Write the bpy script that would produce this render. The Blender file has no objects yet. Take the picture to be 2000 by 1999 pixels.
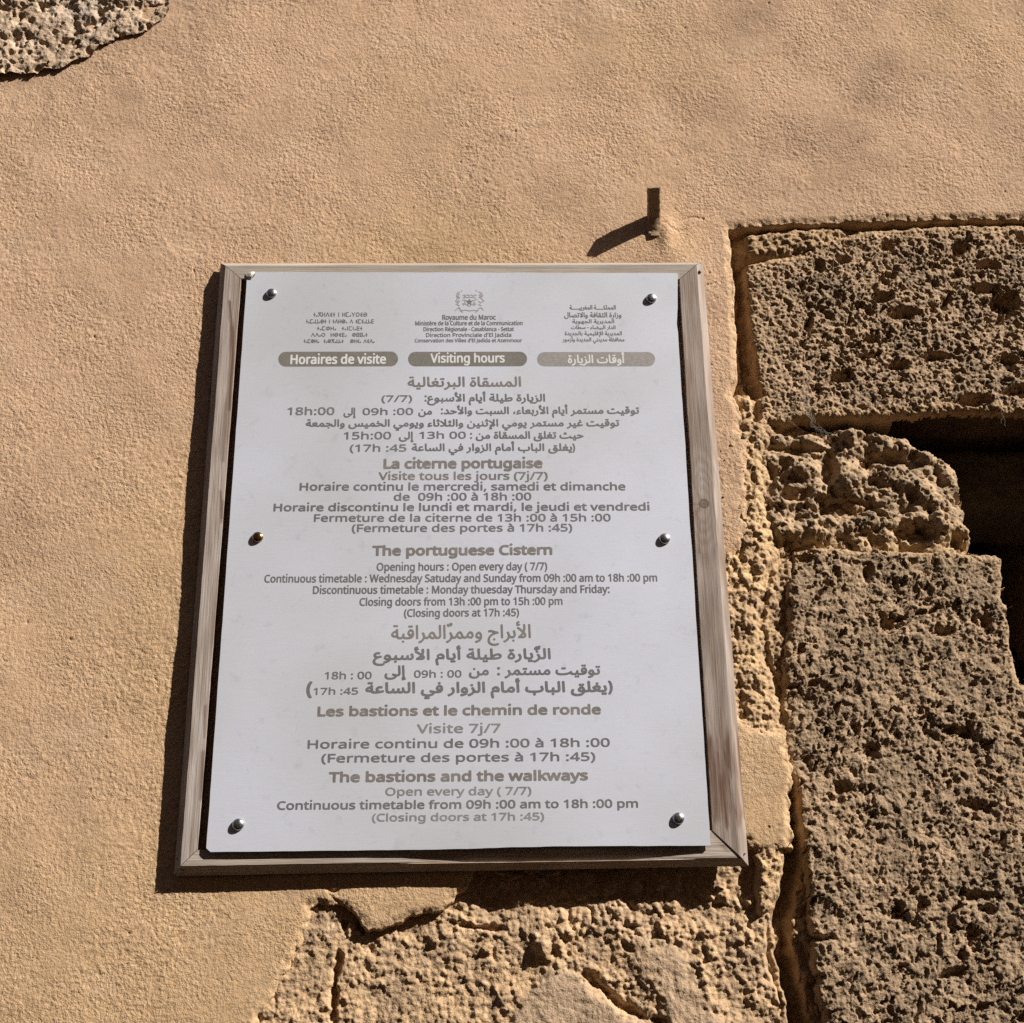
import bpy, math
import numpy as np
from mathutils import Vector, Matrix
from mathutils.geometry import tessellate_polygon

C = bpy.context.scene.collection
SC = bpy.context.scene
R_ = math.radians

# ---------------------------------------------------------------- camera
# wall plane y = 0, x to the right, z up; lower left corner of the plate near x 0, z 1.80
ZB = 1.80
FPX = 2600.0                       # focal length in pixels of the 2000 px wide photograph
yaw, pitch, roll = R_(1.16), R_(20.5), R_(0.62)
CAM = Vector((0.334, -1.624, ZB - 0.176))
cy_, sy_ = math.cos(yaw), math.sin(yaw)
cp_, sp_ = math.cos(pitch), math.sin(pitch)
cr_, sr_ = math.cos(roll), math.sin(roll)
Ry = Matrix(((cy_, -sy_, 0), (sy_, cy_, 0), (0, 0, 1)))
Rp = Matrix(((1, 0, 0), (0, cp_, sp_), (0, -sp_, cp_)))
Rr = Matrix(((cr_, 0, -sr_), (0, 1, 0), (sr_, 0, cr_)))
RW = Rr @ Rp @ Ry                  # rows: right, forward, up
right, fwd, up = RW[0], RW[1], RW[2]
cam_data = bpy.data.cameras.new('camera')
cam_data.sensor_width = 36.0
cam_data.sensor_fit = 'HORIZONTAL'
cam_data.lens = 36.0 * FPX / 2000.0
cam_data.clip_start = 0.05
cam_data.clip_end = 600.0
cam = bpy.data.objects.new('camera', cam_data)
C.objects.link(cam)
cam.matrix_world = Matrix(((right.x, up.x, -fwd.x, CAM.x), (right.y, up.y, -fwd.y, CAM.y),
                           (right.z, up.z, -fwd.z, CAM.z), (0, 0, 0, 1)))
SC.camera = cam

# ---------------------------------------------------------------- daylight
SUN = Vector((1.80, -1.0, 1.66)).normalized()      # towards the sun
elev = math.asin(SUN.z)
azim = math.atan2(SUN.x, SUN.y)
world = bpy.data.worlds.new('World')
SC.world = world
world.use_nodes = True
wn = world.node_tree
sky = wn.nodes.new('ShaderNodeTexSky')
sky.sky_type = 'NISHITA'
sky.sun_disc = False
sky.sun_elevation = elev
sky.sun_rotation = azim
sky.air_density = 1.0
sky.dust_density = 1.2
bg = wn.nodes['Background']
bg.inputs['Strength'].default_value = 0.05
wn.links.new(sky.outputs['Color'], bg.inputs['Color'])
sun_data = bpy.data.lights.new('sun', 'SUN')
sun_data.energy = 5.0
sun_data.angle = R_(0.5)
sun_data.color = (1.0, 0.955, 0.88)
sun = bpy.data.objects.new('sun', sun_data)
C.objects.link(sun)
sun.location = (3, -3, 5)
sun.rotation_euler = SUN.to_track_quat('Z', 'Y').to_euler()
SC.view_settings.view_transform = 'Standard'
SC.view_settings.look = 'None'
SC.view_settings.gamma = 1.0
SC.view_settings.use_curve_mapping = False
SC.view_settings.exposure = 0.76
SC.cycles.max_bounces = 6
SC.cycles.use_denoising = False

# ---------------------------------------------------------------- measuring: pixel of the photograph -> point of the place
def ray(px, py):
    return (fwd * FPX + right * (px - 1000.0) + up * (999.5 - py)).normalized()

def P(px, py, y=0.0):
    """the point of the plane y = const that photograph pixel (px, py) shows"""
    d = ray(px, py)
    return CAM + d * ((y - CAM.y) / d.y)

def to_px(X, Y, Z):
    """photograph pixels of world points (numpy arrays)"""
    dx, dy, dz = X - CAM.x, Y - CAM.y, Z - CAM.z
    a = right.x * dx + right.y * dy + right.z * dz
    b = fwd.x * dx + fwd.y * dy + fwd.z * dz
    c = up.x * dx + up.y * dy + up.z * dz
    return 1000.0 + FPX * a / b, 999.5 - FPX * c / b

# ---------------------------------------------------------------- numpy noise
def _hash(ix, iy, seed):
    h = (ix.astype(np.int64) * 374761393 + iy.astype(np.int64) * 668265263 + seed * 1274126177) & 0xFFFFFFFF
    h = ((h ^ (h >> 13)) * 1274126177) & 0xFFFFFFFF
    h = ((h ^ (h >> 15)) * 2246822519) & 0xFFFFFFFF
    return h ^ (h >> 16)

def _rnd(ix, iy, seed):
    return (_hash(ix, iy, seed) & 0xFFFFFF) / float(0xFFFFFF)

_rng = np.random.default_rng(11)
_PERM = _rng.permutation(4096).astype(np.int32)
_ANG = _rng.random(4096) * 2 * math.pi
_GX, _GY = np.cos(_ANG), np.sin(_ANG)

def perlin(x, y, seed=0):
    x0 = np.floor(x); y0 = np.floor(y)
    fx = x - x0; fy = y - y0
    ux = fx * fx * fx * (fx * (fx * 6 - 15) + 10); uy = fy * fy * fy * (fy * (fy * 6 - 15) + 10)
    ix = (x0.astype(np.int32) + seed * 131) & 4095; iy = y0.astype(np.int32) + seed * 57
    pa, pb = _PERM[ix], _PERM[(ix + 1) & 4095]
    def g(p, b, dx):
        t = _PERM[(p + iy + b) & 4095]
        return _GX[t] * dx + _GY[t] * (fy - b)
    n = (g(pa, 0, fx) * (1 - ux) + g(pb, 0, fx - 1) * ux) * (1 - uy) + (g(pa, 1, fx) * (1 - ux) + g(pb, 1, fx - 1) * ux) * uy
    return n * 1.5

def fbm(x, y, scale, octaves=4, seed=0, gain=0.5, lac=2.1):
    """scale: size of the largest feature in metres"""
    out = 0.0; a = 1.0; f = 1.0 / scale; s = 0.0
    for k in range(octaves):
        out = out + a * perlin(x * f + 17.3 * k, y * f - 9.1 * k, seed + 31 * k)
        s += a; a *= gain; f *= lac
    return out / s

def worley(x, y, cell, seed=0):
    """nearest point of a jittered lattice: distance (in cells) and that point's random number"""
    x = x / cell; y = y / cell
    ix = np.floor(x).astype(np.int64); iy = np.floor(y).astype(np.int64)
    best = np.full(x.shape, 9.0); idr = np.zeros(x.shape)
    for a in (-1, 0, 1):
        for b in (-1, 0, 1):
            jx, jy = ix + a, iy + b
            px = jx + _rnd(jx, jy, seed); py = jy + _rnd(jx, jy, seed + 7)
            d = (px - x) ** 2 + (py - y) ** 2
            m = d < best
            best = np.where(m, d, best); idr = np.where(m, _rnd(jx, jy, seed + 13), idr)
    return np.sqrt(best), idr

def pits(x, y, cell, seed, share, r0, r1, depth):
    """scattered holes: a share of the lattice points carry one; radii in metres, depth in metres (positive)"""
    X = x / cell; Y = y / cell
    ix = np.floor(X).astype(np.int64); iy = np.floor(Y).astype(np.int64)
    out = np.zeros(x.shape)
    nz = 0.55 * fbm(x, y, r1 * 1.1, 3, seed + 50, 0.6)
    for a in (-1, 0, 1):
        for b in (-1, 0, 1):
            jx, jy = ix + a, iy + b
            on = _rnd(jx, jy, seed + 3) < share
            px = (jx + _rnd(jx, jy, seed)) * cell; py = (jy + _rnd(jx, jy, seed + 7)) * cell
            rr = r0 + (r1 - r0) * _rnd(jx, jy, seed + 13) ** 1.6
            an = _rnd(jx, jy, seed + 19) * math.pi; st = 1.0 + 0.9 * _rnd(jx, jy, seed + 23)
            dx, dy = x - px, y - py
            u = (np.cos(an) * dx + np.sin(an) * dy) / st; v = -np.sin(an) * dx + np.cos(an) * dy
            d = np.maximum(np.sqrt(u * u + v * v) / rr + nz, 0)
            q = np.clip(1.0 - d ** 2.2, 0, 1) ** 0.8
            out = np.maximum(out, np.where(on, q * depth * (0.45 + 0.55 * rr / r1), 0))
    return out

def sstep(e0, e1, v):
    t = np.clip((v - e0) / (e1 - e0), 0, 1)
    return t * t * (3 - 2 * t)

def sdist(px, py, poly):
    """signed distance to a closed polygon, positive inside (same unit as the input)"""
    d2 = np.full(px.shape, 1e18); inside = np.zeros(px.shape, bool)
    n = len(poly)
    for i in range(n):
        ax, ay = poly[i]; bx, by = poly[(i + 1) % n]
        ex, ey = bx - ax, by - ay
        wx, wy = px - ax, py - ay
        t = np.clip((wx * ex + wy * ey) / (ex * ex + ey * ey + 1e-12), 0, 1)
        d2 = np.minimum(d2, (wx - ex * t) ** 2 + (wy - ey * t) ** 2)
        c = ((ay <= py) & (by > py)) | ((by <= py) & (ay > py))
        xx = ax + (py - ay) * ex / (ey if abs(ey) > 1e-9 else 1e-9)
        inside ^= c & (px < xx)
    return np.where(inside, 1, -1) * np.sqrt(d2)

def ldist(px, py, line):
    """distance to an open polyline"""
    d2 = np.full(px.shape, 1e18)
    for (ax, ay), (bx, by) in zip(line[:-1], line[1:]):
        ex, ey = bx - ax, by - ay
        t = np.clip(((px - ax) * ex + (py - ay) * ey) / (ex * ex + ey * ey + 1e-12), 0, 1)
        d2 = np.minimum(d2, (px - ax - ex * t) ** 2 + (py - ay - ey * t) ** 2)
    return np.sqrt(d2)

# ---------------------------------------------------------------- objects
def empty(name, loc, label=None, cat=None, kind=None, group=None):
    o = bpy.data.objects.new(name, None)
    C.objects.link(o); o.location = loc
    tag(o, label, cat, kind, group)
    return o

def tag(o, label=None, cat=None, kind=None, group=None):
    if label: o['label'] = label
    if cat: o['category'] = cat
    if kind: o['kind'] = kind
    if group: o['group'] = group
    return o

def link(name, me, mat, parent=None, loc=None):
    """link a mesh given in world coordinates; loc moves its origin there"""
    o = bpy.data.objects.new(name, me)
    C.objects.link(o)
    if mat is not None:
        me.materials.append(mat)
    if loc is not None:
        me.transform(Matrix.Translation(-Vector(loc)))
    w = Matrix.Translation(Vector(loc)) if loc is not None else Matrix.Identity(4)
    if parent is not None:
        o.parent = parent
        bpy.context.view_layer.update() if parent.parent is not None else None
        pw = parent.matrix_basis.copy()
        q = parent.parent
        while q is not None:
            pw = q.matrix_basis @ pw; q = q.parent
        o.matrix_basis = pw.inverted() @ w
    else:
        o.matrix_basis = w
    return o

def mesh_np(name, V, F, cols=None, smooth=True):
    """V (n,3), F (m,4) numpy; cols (n,3) optional point colour"""
    me = bpy.data.meshes.new(name)
    me.vertices.add(len(V)); me.vertices.foreach_set('co', V.astype(np.float32).ravel())
    k = F.shape[1]
    me.loops.add(F.size); me.loops.foreach_set('vertex_index', F.astype(np.int32).ravel())
    me.polygons.add(len(F)); me.polygons.foreach_set('loop_start', (np.arange(len(F)) * k).astype(np.int32))
    me.polygons.foreach_set('loop_total', np.full(len(F), k, np.int32))
    if smooth:
        me.polygons.foreach_set('use_smooth', np.ones(len(F), bool))
    me.update(calc_edges=True)
    if cols is not None:
        a = me.color_attributes.new('tint', 'FLOAT_COLOR', 'POINT')
        a.data.foreach_set('color', np.concatenate([cols, np.ones((len(cols), 1))], 1).astype(np.float32).ravel())
    return me

def grid_piece(name, xs, zs, hfun, keep, mat, parent, tint=None, loc=None):
    """a slab of wall: height field over the wall plane (h in metres out of the wall), cut where keep is False"""
    X, Z = np.meshgrid(xs, zs)
    px, py = to_px(X, 0 * X, Z)
    h, ok, extra = hfun(X, Z, px, py)
    V = np.stack([X, -h, Z], -1).reshape(-1, 3)
    n, m = X.shape
    i = np.arange(n * m).reshape(n, m)
    F = np.stack([i[:-1, :-1], i[:-1, 1:], i[1:, 1:], i[1:, :-1]], -1).reshape(-1, 4)
    okf = ok.ravel()
    F = F[okf[F].all(1)]
    used = np.unique(F)
    remap = np.full(n * m, -1); remap[used] = np.arange(len(used))
    cols = tint(X, Z, px, py, h, extra).reshape(-1, 3)[used] if tint else None
    me = mesh_np(name, V[used], remap[F], cols)
    return link(name, me, mat, parent, loc)

def tube(pts, rads, sides=6):
    """list of (verts, faces) of a tube along pts"""
    V = []; F = []
    n = len(pts)
    for k, p in enumerate(pts):
        a = pts[max(k - 1, 0)]; b = pts[min(k + 1, n - 1)]
        t = (b - a).normalized()
        u = t.orthogonal().normalized() if k == 0 else (u - t * u.dot(t)).normalized()
        v = t.cross(u)
        r = rads[k] if hasattr(rads, '__len__') else rads
        for s in range(sides):
            w = 2 * math.pi * s / sides
            V.append(p + (u * math.cos(w) + v * math.sin(w)) * r)
    for k in range(n - 1):
        for s in range(sides):
            F.append((k * sides + s, k * sides + (s + 1) % sides, (k + 1) * sides + (s + 1) % sides, (k + 1) * sides + s))
    F.append(tuple(range(sides))[::-1]); F.append(tuple((n - 1) * sides + s for s in range(sides)))
    return V, F

# ---------------------------------------------------------------- materials
def new_mat(name, base=(0.5, 0.5, 0.5), rough=0.9, spec=0.3, metallic=0.0):
    m = bpy.data.materials.new(name); m.use_nodes = True
    b = m.node_tree.nodes['Principled BSDF']
    b.inputs['Base Color'].default_value = (*base, 1)
    b.inputs['Roughness'].default_value = rough
    b.inputs['Specular IOR Level'].default_value = spec
    b.inputs['Metallic'].default_value = metallic
    return m

class N:
    """short hand for building node trees"""
    def __init__(s, m): s.t = m.node_tree; s.b = s.t.nodes['Principled BSDF']
    def node(s, typ, **kw):
        n = s.t.nodes.new(typ)
        for k, v in kw.items(): setattr(n, k, v)
        return n
    def link(s, a, b): s.t.links.new(a, b)
    def pos(s, scale=(1, 1, 1)):
        g = s.node('ShaderNodeNewGeometry'); mp = s.node('ShaderNodeMapping')
        mp.inputs['Scale'].default_value = scale
        s.link(g.outputs['Position'], mp.inputs['Vector']); return mp.outputs['Vector']
    def noise(s, vec, scale, detail=3, rough=0.55, dist=0.0):
        n = s.node('ShaderNodeTexNoise'); n.inputs['Scale'].default_value = scale
        n.inputs['Detail'].default_value = detail; n.inputs['Roughness'].default_value = rough
        n.inputs['Distortion'].default_value = dist
        s.link(vec, n.inputs['Vector']); return n.outputs['Fac']
    def ramp(s, fac, stops):
        r = s.node('ShaderNodeValToRGB'); e = r.color_ramp.elements
        while len(e) < len(stops): e.new(0.5)
        for k, (p, c) in enumerate(stops):
            e[k].position = p; e[k].color = (c, c, c, 1) if not hasattr(c, '__len__') else (*c, 1)
        s.link(fac, r.inputs['Fac']); return r.outputs['Color']
    def mul(s, a, b, fac=1.0, mode='MULTIPLY'):
        n = s.node('ShaderNodeMix', data_type='RGBA', blend_type=mode)
        n.inputs['Factor'].default_value = fac
        s.link(a, n.inputs['A']); s.link(b, n.inputs['B']); return n.outputs['Result']
    def tint(s):
        a = s.node('ShaderNodeAttribute'); a.attribute_name = 'tint'; return a.outputs['Color']
    def bump(s, h, dist, strength=1.0, prev=None):
        n = s.node('ShaderNodeBump'); n.inputs['Distance'].default_value = dist
        n.inputs['Strength'].default_value = strength
        s.link(h, n.inputs['Height'])
        if prev is not None: s.link(prev, n.inputs['Normal'])
        return n.outputs['Normal']

def masonry_mat(name, grain_scale, grain_dist, fine_scale, fine_dist, speck=0.18, patchy=False):
    """tinted by the point colour 'tint'; grain and grit by 3D noise so that it holds from any side"""
    m = new_mat(name, rough=0.93, spec=0.15); n = N(m)
    p = n.pos()
    col = n.mul(n.tint(), n.ramp(n.noise(p, grain_scale * 0.6, 4), [(0.3, 1 - speck), (0.7, 1 + speck * 0.4)]))
    col = n.mul(col, n.ramp(n.noise(p, fine_scale, 2), [(0.3, 1 - speck), (0.6, 1.0)]))
    n.link(col, n.b.inputs['Base Color'])
    b1 = n.bump(n.noise(p, grain_scale, 3), grain_dist)
    if patchy:                                         # rubbed smoother in some places than in others
        n.link(n.ramp(n.noise(p, 9.0, 4, 0.6), [(0.38, 0.30), (0.60, 1.0)]), b1.node.inputs['Strength'])
    b2 = n.bump(n.noise(p, fine_scale, 3, 0.6), fine_dist, prev=b1)
    n.link(b2, n.b.inputs['Normal'])
    return m
# ================================================================ THE WALL
M_plaster = masonry_mat('ochre_plaster', 250.0, 0.0022, 620.0, 0.0008, 0.14, True)
M_stone = masonry_mat('pitted_stone', 230.0, 0.0016, 560.0, 0.0010, 0.22)
M_rubble = masonry_mat('crumbling_mortar', 230.0, 0.0014, 560.0, 0.0009, 0.16)
M_deep = masonry_mat('dark_recess_stone', 120.0, 0.002, 400.0, 0.001, 0.2)

wall = empty('masonry_wall', (0, 0, 0), 'tall ochre plastered masonry wall with exposed pitted stone blocks', 'wall', kind='thing')

# outlines measured on the photograph (pixels)
E_STONE = [(1424, 448), (1470, 440), (1600, 436), (1700, 432), (2000, 427), (2330, 421), (2330, 2600), (1440, 2600),
           (1400, 2300), (1440, 1990), (1455, 1900), (1462, 1800), (1452, 1700), (1462, 1662), (1500, 1660), (1542, 1655),
           (1543, 1560), (1552, 1500), (1532, 1440), (1500, 1432), (1462, 1415), (1440, 1390), (1425, 1330), (1420, 1240),
           (1424, 1150), (1418, 1098), (1452, 1060), (1461, 1032), (1455, 967), (1464, 916), (1457, 862), (1445, 837),
           (1452, 815), (1440, 790), (1428, 772), (1441, 740), (1441, 688), (1436, 583), (1429, 500)]
E_RUBBLE = [(470, 2300), (505, 1985), (534, 1940), (556, 1900), (574, 1866), (590, 1830), (602, 1798), (605, 1772), (625, 1766), (665, 1768),
            (690, 1783), (719, 1816), (745, 1818), (775, 1803), (802, 1789), (840, 1786), (868, 1780), (880, 1764), (890, 1752), (908, 1738), (925, 1702),
            (960, 1640), (1460, 1640), (1475, 1700), (1480, 1800), (1500, 2300)]
E_CORNER = [(-300, -300), (330, -300), (292, -5), (303, 10), (285, 22), (268, 36), (230, 40), (200, 55), (178, 60), (160, 82), (140, 86), (112, 104),
            (84, 104), (60, 114), (20, 112), (-60, 125), (-300, 180)]
LEDGE = 1.0 / 1560.0               # about metres per photograph pixel on the wall plane

def ragged(px, py, X, Z, seed, amp, size=0.02):
    """irregular offset in pixels for an outline"""
    return amp * fbm(X, Z, size, 4, seed, 0.6)

def plaster_h(X, Z, px, py):
    s1 = sdist(px, py, E_STONE) + ragged(px, py, X, Z, 11, 7 + 10 * sstep(740, 900, py), 0.03)
    s2 = sdist(px, py, E_RUBBLE) + ragged(px, py, X, Z, 12, 10, 0.022)
    s3 = sdist(px, py, E_CORNER) + ragged(px, py, X, Z, 13, 18, 0.03) - 13
    sd = -np.maximum(np.maximum(s1, s2), s3) * LEDGE            # metres inside the plaster
    h = 0.0034 * fbm(X, Z, 0.30, 3, 1) + 0.0011 * fbm(X, Z, 0.075, 3, 2)
    # sponge and float marks: coarser in places
    rough = 0.45 + 0.85 * sstep(-0.3, 0.3, fbm(X, Z, 0.13, 4, 5, 0.62))
    h = h + 0.0011 * fbm((X * 0.83 + Z * 0.56) * 0.4, -X * 0.56 + Z * 0.83, 0.045, 3, 3)
    wx = 0.004 * fbm(X, Z, 0.02, 2, 21); wz = 0.004 * fbm(X, Z, 0.02, 2, 22)
    # grains drawn out along one diagonal by the float
    a = (X + wx) * 0.83 + (Z + wz) * 0.56; b = -(X + wx) * 0.56 + (Z + wz) * 0.83
    h = h + rough * (0.00060 * fbm(a * 0.72, b, 0.0075, 3, 6, 0.6) + 0.00062 * fbm(a * 0.85, b, 0.0040, 2, 8))
    # sparse pinholes
    h = h - pits(X, Z, 0.022, 91, 0.13, 0.0007, 0.0016, 0.0018)
    # broken edge of the coat: it thins and crumbles
    h = h - 0.0045 * (1 - sstep(0, 0.010, sd)) * (0.6 + 0.8 * fbm(X, Z, 0.015, 3, 9))
    # mound of filler round the stub and the swelling beside the stone
    g = np.exp(-(((px - 1300) / 55) ** 2 + ((py - 500) / 34) ** 2)); h = h + 0.0035 * g
    g = np.exp(-(((px - 1300) / 18) ** 2 + ((py - 455) / 30) ** 2)); h = h + 0.006 * g
    h = h + 0.0030 * np.exp(-(((px - 1345) / 60) ** 2 + ((py - 560) / 60) ** 2))
    # the wall falls back a little under the upper left patch
    h = h - 0.005 * np.exp(-((s3 + 55) / 60.0) ** 2)
    # hair cracks and scratches
    for line, w, d in (([(1336, 431), (1346, 426), (1357, 425), (1368, 428), (1374, 428)], 1.5, 0.0016), ([(1296, 436), (1308, 447), (1325, 455), (1338, 449)], 2.0, 0.0012),
                       ([(1376, 560), (1388, 557), (1402, 551), (1411, 543)], 1.3, 0.0014), ([(1384, 591), (1392, 587), (1401, 583), (1404, 578)], 1.2, 0.0012),
                       ([(640, 1735), (650, 1743), (660, 1739)], 2.2, 0.004), ([(640, 1743), (655, 1758), (668, 1770)], 1.2, 0.002)):
        d_ = ldist(px, py, line) + 1.2 * fbm(X, Z, 0.006, 2, 33)
        h = h - d * np.exp(-(d_ / w) ** 2)
    # the edge itself drops away behind the outline
    drop = np.where(sd < 0, 0.0015 + (-sd) * 7.0, 0.0)
    h = h - drop
    ok = sd > -0.0060
    return h, ok, (sd, s3)

def mixc(a, b, t):
    a = np.array(a, float); b = np.array(b, float)
    return a * (1 - t[..., None]) + b * t[..., None]

def plaster_tint(X, Z, px, py, h, ex):
    sd, s3 = ex
    c = mixc((0.572, 0.376, 0.241), (0.566, 0.376, 0.215), sstep(0.3, 0.75, fbm(X, Z, 0.5, 2, 40) * 0.5 + 0.35 + 0.35 * sstep(300, 1500, py) ))
    # the browner, damper cloud at the upper right, with specks of dirt
    d = sstep(-0.05, 0.5, fbm(X, Z, 0.16, 4, 42)) * sstep(1250, 1500, px) * (1 - sstep(250, 430, py))
    c = c * (1 - 0.28 * d[..., None])
    d = sstep(-0.1, 0.45, fbm(X, Z, 0.20, 5, 43, 0.6)); c = c * (1 - 0.11 * d[..., None])
    d = sstep(0.0, 0.5, fbm(X * 0.6, Z, 0.07, 4, 46, 0.6)); c = mixc2(c, (0.60, 0.44, 0.30), 0.28 * d)
    sp = sstep(0.25, 0.5, fbm(X, Z, 0.009, 3, 44, 0.6)) * sstep(1350, 1700, px) * (1 - sstep(280, 420, py))
    c = c * (1 - 0.22 * sp[..., None])
    # darker below the upper left stone: shading of the curved plaster, put into the colour
    g = sstep(-90, -20, s3) * sstep(-0.2, 0.3, fbm(X, Z, 0.05, 3, 45))
    c = mixc2(c, (0.40, 0.27, 0.18), 0.45 * g)
    # paler, sandier along broken edges
    c = mixc2(c, (0.58, 0.39, 0.215), 0.5 * (1 - sstep(0.0, 0.014, sd)))
    y = np.exp(-(((px - 1320) / 60) ** 2 + ((py - 470) / 45) ** 2)); c = mixc2(c, (0.60, 0.39, 0.21), 0.5 * y)
    return c

def mixc2(c, b, t):
    return c * (1 - t[..., None]) + np.array(b, float) * t[..., None]

pA, pB = P(-40, -40), P(2040, -40); pC, pD = P(-40, 2040), P(2040, 2040)
x_lo, x_hi = min(pA.x, pC.x) - 0.02, max(pB.x, pD.x) + 0.02
z_lo, z_hi = min(pC.z, pD.z) - 0.02, max(pA.z, pB.z) + 0.02
STEP = 0.00142
xs = np.concatenate([np.linspace(-3.0, x_lo - 0.02, 60), np.arange(x_lo, x_hi, STEP), np.linspace(x_hi + 0.02, 4.0, 70)])
zs = np.concatenate([np.linspace(0.0, z_lo - 0.02, 60), np.arange(z_lo, z_hi, STEP * 1.1), np.linspace(z_hi + 0.02, 4.4, 70)])
grid_piece('plaster_coat', xs, zs, plaster_h, None, M_plaster, wall, plaster_tint)

# ---- pieces of masonry: each its own block
def span(poly, pad=10, step=0.0013):
    pts = [P(x, y) for x, y in poly]
    x0 = min(p.x for p in pts) - pad * LEDGE; x1 = max(p.x for p in pts) + pad * LEDGE
    z0 = min(p.z for p in pts) - pad * LEDGE; z1 = max(p.z for p in pts) + pad * LEDGE
    return np.arange(x0, x1, step), np.arange(z0, z1, step)

def block_profile(sd, r, wall_slope, maxdrop, rg=0.0):
    """rounded arris of radius r, then a steep side; sd in metres"""
    t = np.clip(sd, 0, r)
    d = r - np.sqrt(np.clip(r * r - (r - t) ** 2, 0, None))
    d = np.where(sd >= r, 0.0, d)
    d = np.where(sd < 0, r + (-sd) * wall_slope * np.maximum(1 + rg, 0.3), d)
    return np.minimum(d, maxdrop + 1), d < maxdrop

S_TOP = [(1457, 515), (1500, 502), (1545, 494), (1597, 468), (1680, 449), (1807, 438), (1900, 436), (2330, 426), (2330, 806), (2000, 806), (1880, 801),
         (1760, 806), (1662, 811), (1575, 812), (1540, 822), (1503, 825), (1486, 808), (1488, 775), (1484, 745), (1474, 690), (1463, 600)]
def top_h(X, Z, px, py):
    sd = (sdist(px, py, S_TOP) + ragged(px, py, X, Z, 51, 7, 0.025)) * LEDGE
    wx = X + 0.0085 * fbm(X, Z, 0.020, 5, 201, 0.72); wz = Z + 0.0085 * fbm(X, Z, 0.020, 5, 202, 0.72)
    dens = sstep(0.0, 0.035, sd + 0.012 * fbm(X, Z, 0.06, 2, 203)) * sstep(1490, 1640, px - 0.3 * (py - 640))
    h = -0.0045 + 0.0045 * fbm(X, Z, 0.09, 3, 52) + 0.0036 * fbm(X, Z, 0.018, 4, 53, 0.66) + 0.0030 * fbm(X, Z, 0.0064, 3, 54, 0.7)
    p = pits(wx, wz, 0.0064, 301, 0.50, 0.0010, 0.0030, 0.0084)
    p = np.maximum(p, pits(wx, wz, 0.0135, 302, 0.42, 0.0020, 0.0048, 0.0175))
    h = h - p * (0.12 + 0.88 * dens)
    h = h - pits(wx, wz, 0.045, 303, 0.24, 0.004, 0.009, 0.018) * dens
    for (cx, cy, rx, ry, dep) in ((1735, 476, 13, 9, .016), (1650, 505, 11, 8, .012), (1600, 518, 12, 12, .010), (1877, 483, 18, 12, .018), (1932, 515, 22, 9, .016), (1728, 578, 20, 9, .018),
                                  (1765, 608, 30, 12, .020), (1965, 585, 28, 22, .030), (1925, 560, 30, 10, .012), (1830, 693, 24, 7, .016), (1757, 710, 18, 11, .020), (1645, 733, 22, 12, .018),
                                  (1905, 778, 30, 12, .022), (1975, 700, 20, 10, .016), (1700, 690, 16, 5, .012), (1580, 635, 8, 14, .012), (1990, 760, 22, 10, .016)):
        q = np.sqrt(((px - cx) / rx) ** 2 + ((py - cy) / ry) ** 2) + 0.95 * fbm(X, Z, 0.014, 5, 304, 0.7)
        h = h - dep * np.clip(1.15 - q, 0, 1) ** 0.55
    d, ok = block_profile(sd, 0.008, 6.0, 0.060, 0.9 * fbm(X, Z, 0.010, 4, 320, 0.6))
    ok = ok & ~((d > 0.020) & (py > 780) & (px > 1755))      # it overhangs the opening
    return h - d, ok, (sd, dens)
def top_tint(X, Z, px, py, h, ex):
    sd, dens = ex
    w = sstep(-0.15, 0.35, fbm(X, Z, 0.07, 4, 60, 0.6)) * dens
    c = mixc((0.425, 0.290, 0.180), (0.320, 0.225, 0.145), w)
    c = mixc2(c, (0.235, 0.172, 0.118), 0.4 * sstep(0.12, 0.40, fbm(X, Z, 0.035, 4, 61, 0.6)) * dens)
    c = mixc2(c, (0.47, 0.310, 0.165), 0.75 * (1 - sstep(-0.004, 0.018, sd)))
    return c
grid_piece('stone_block', *span(S_TOP, 10, 0.00118), top_h, None, M_stone, wall, top_tint)['label'] = 'long honeycombed stone block at the upper right'

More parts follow.
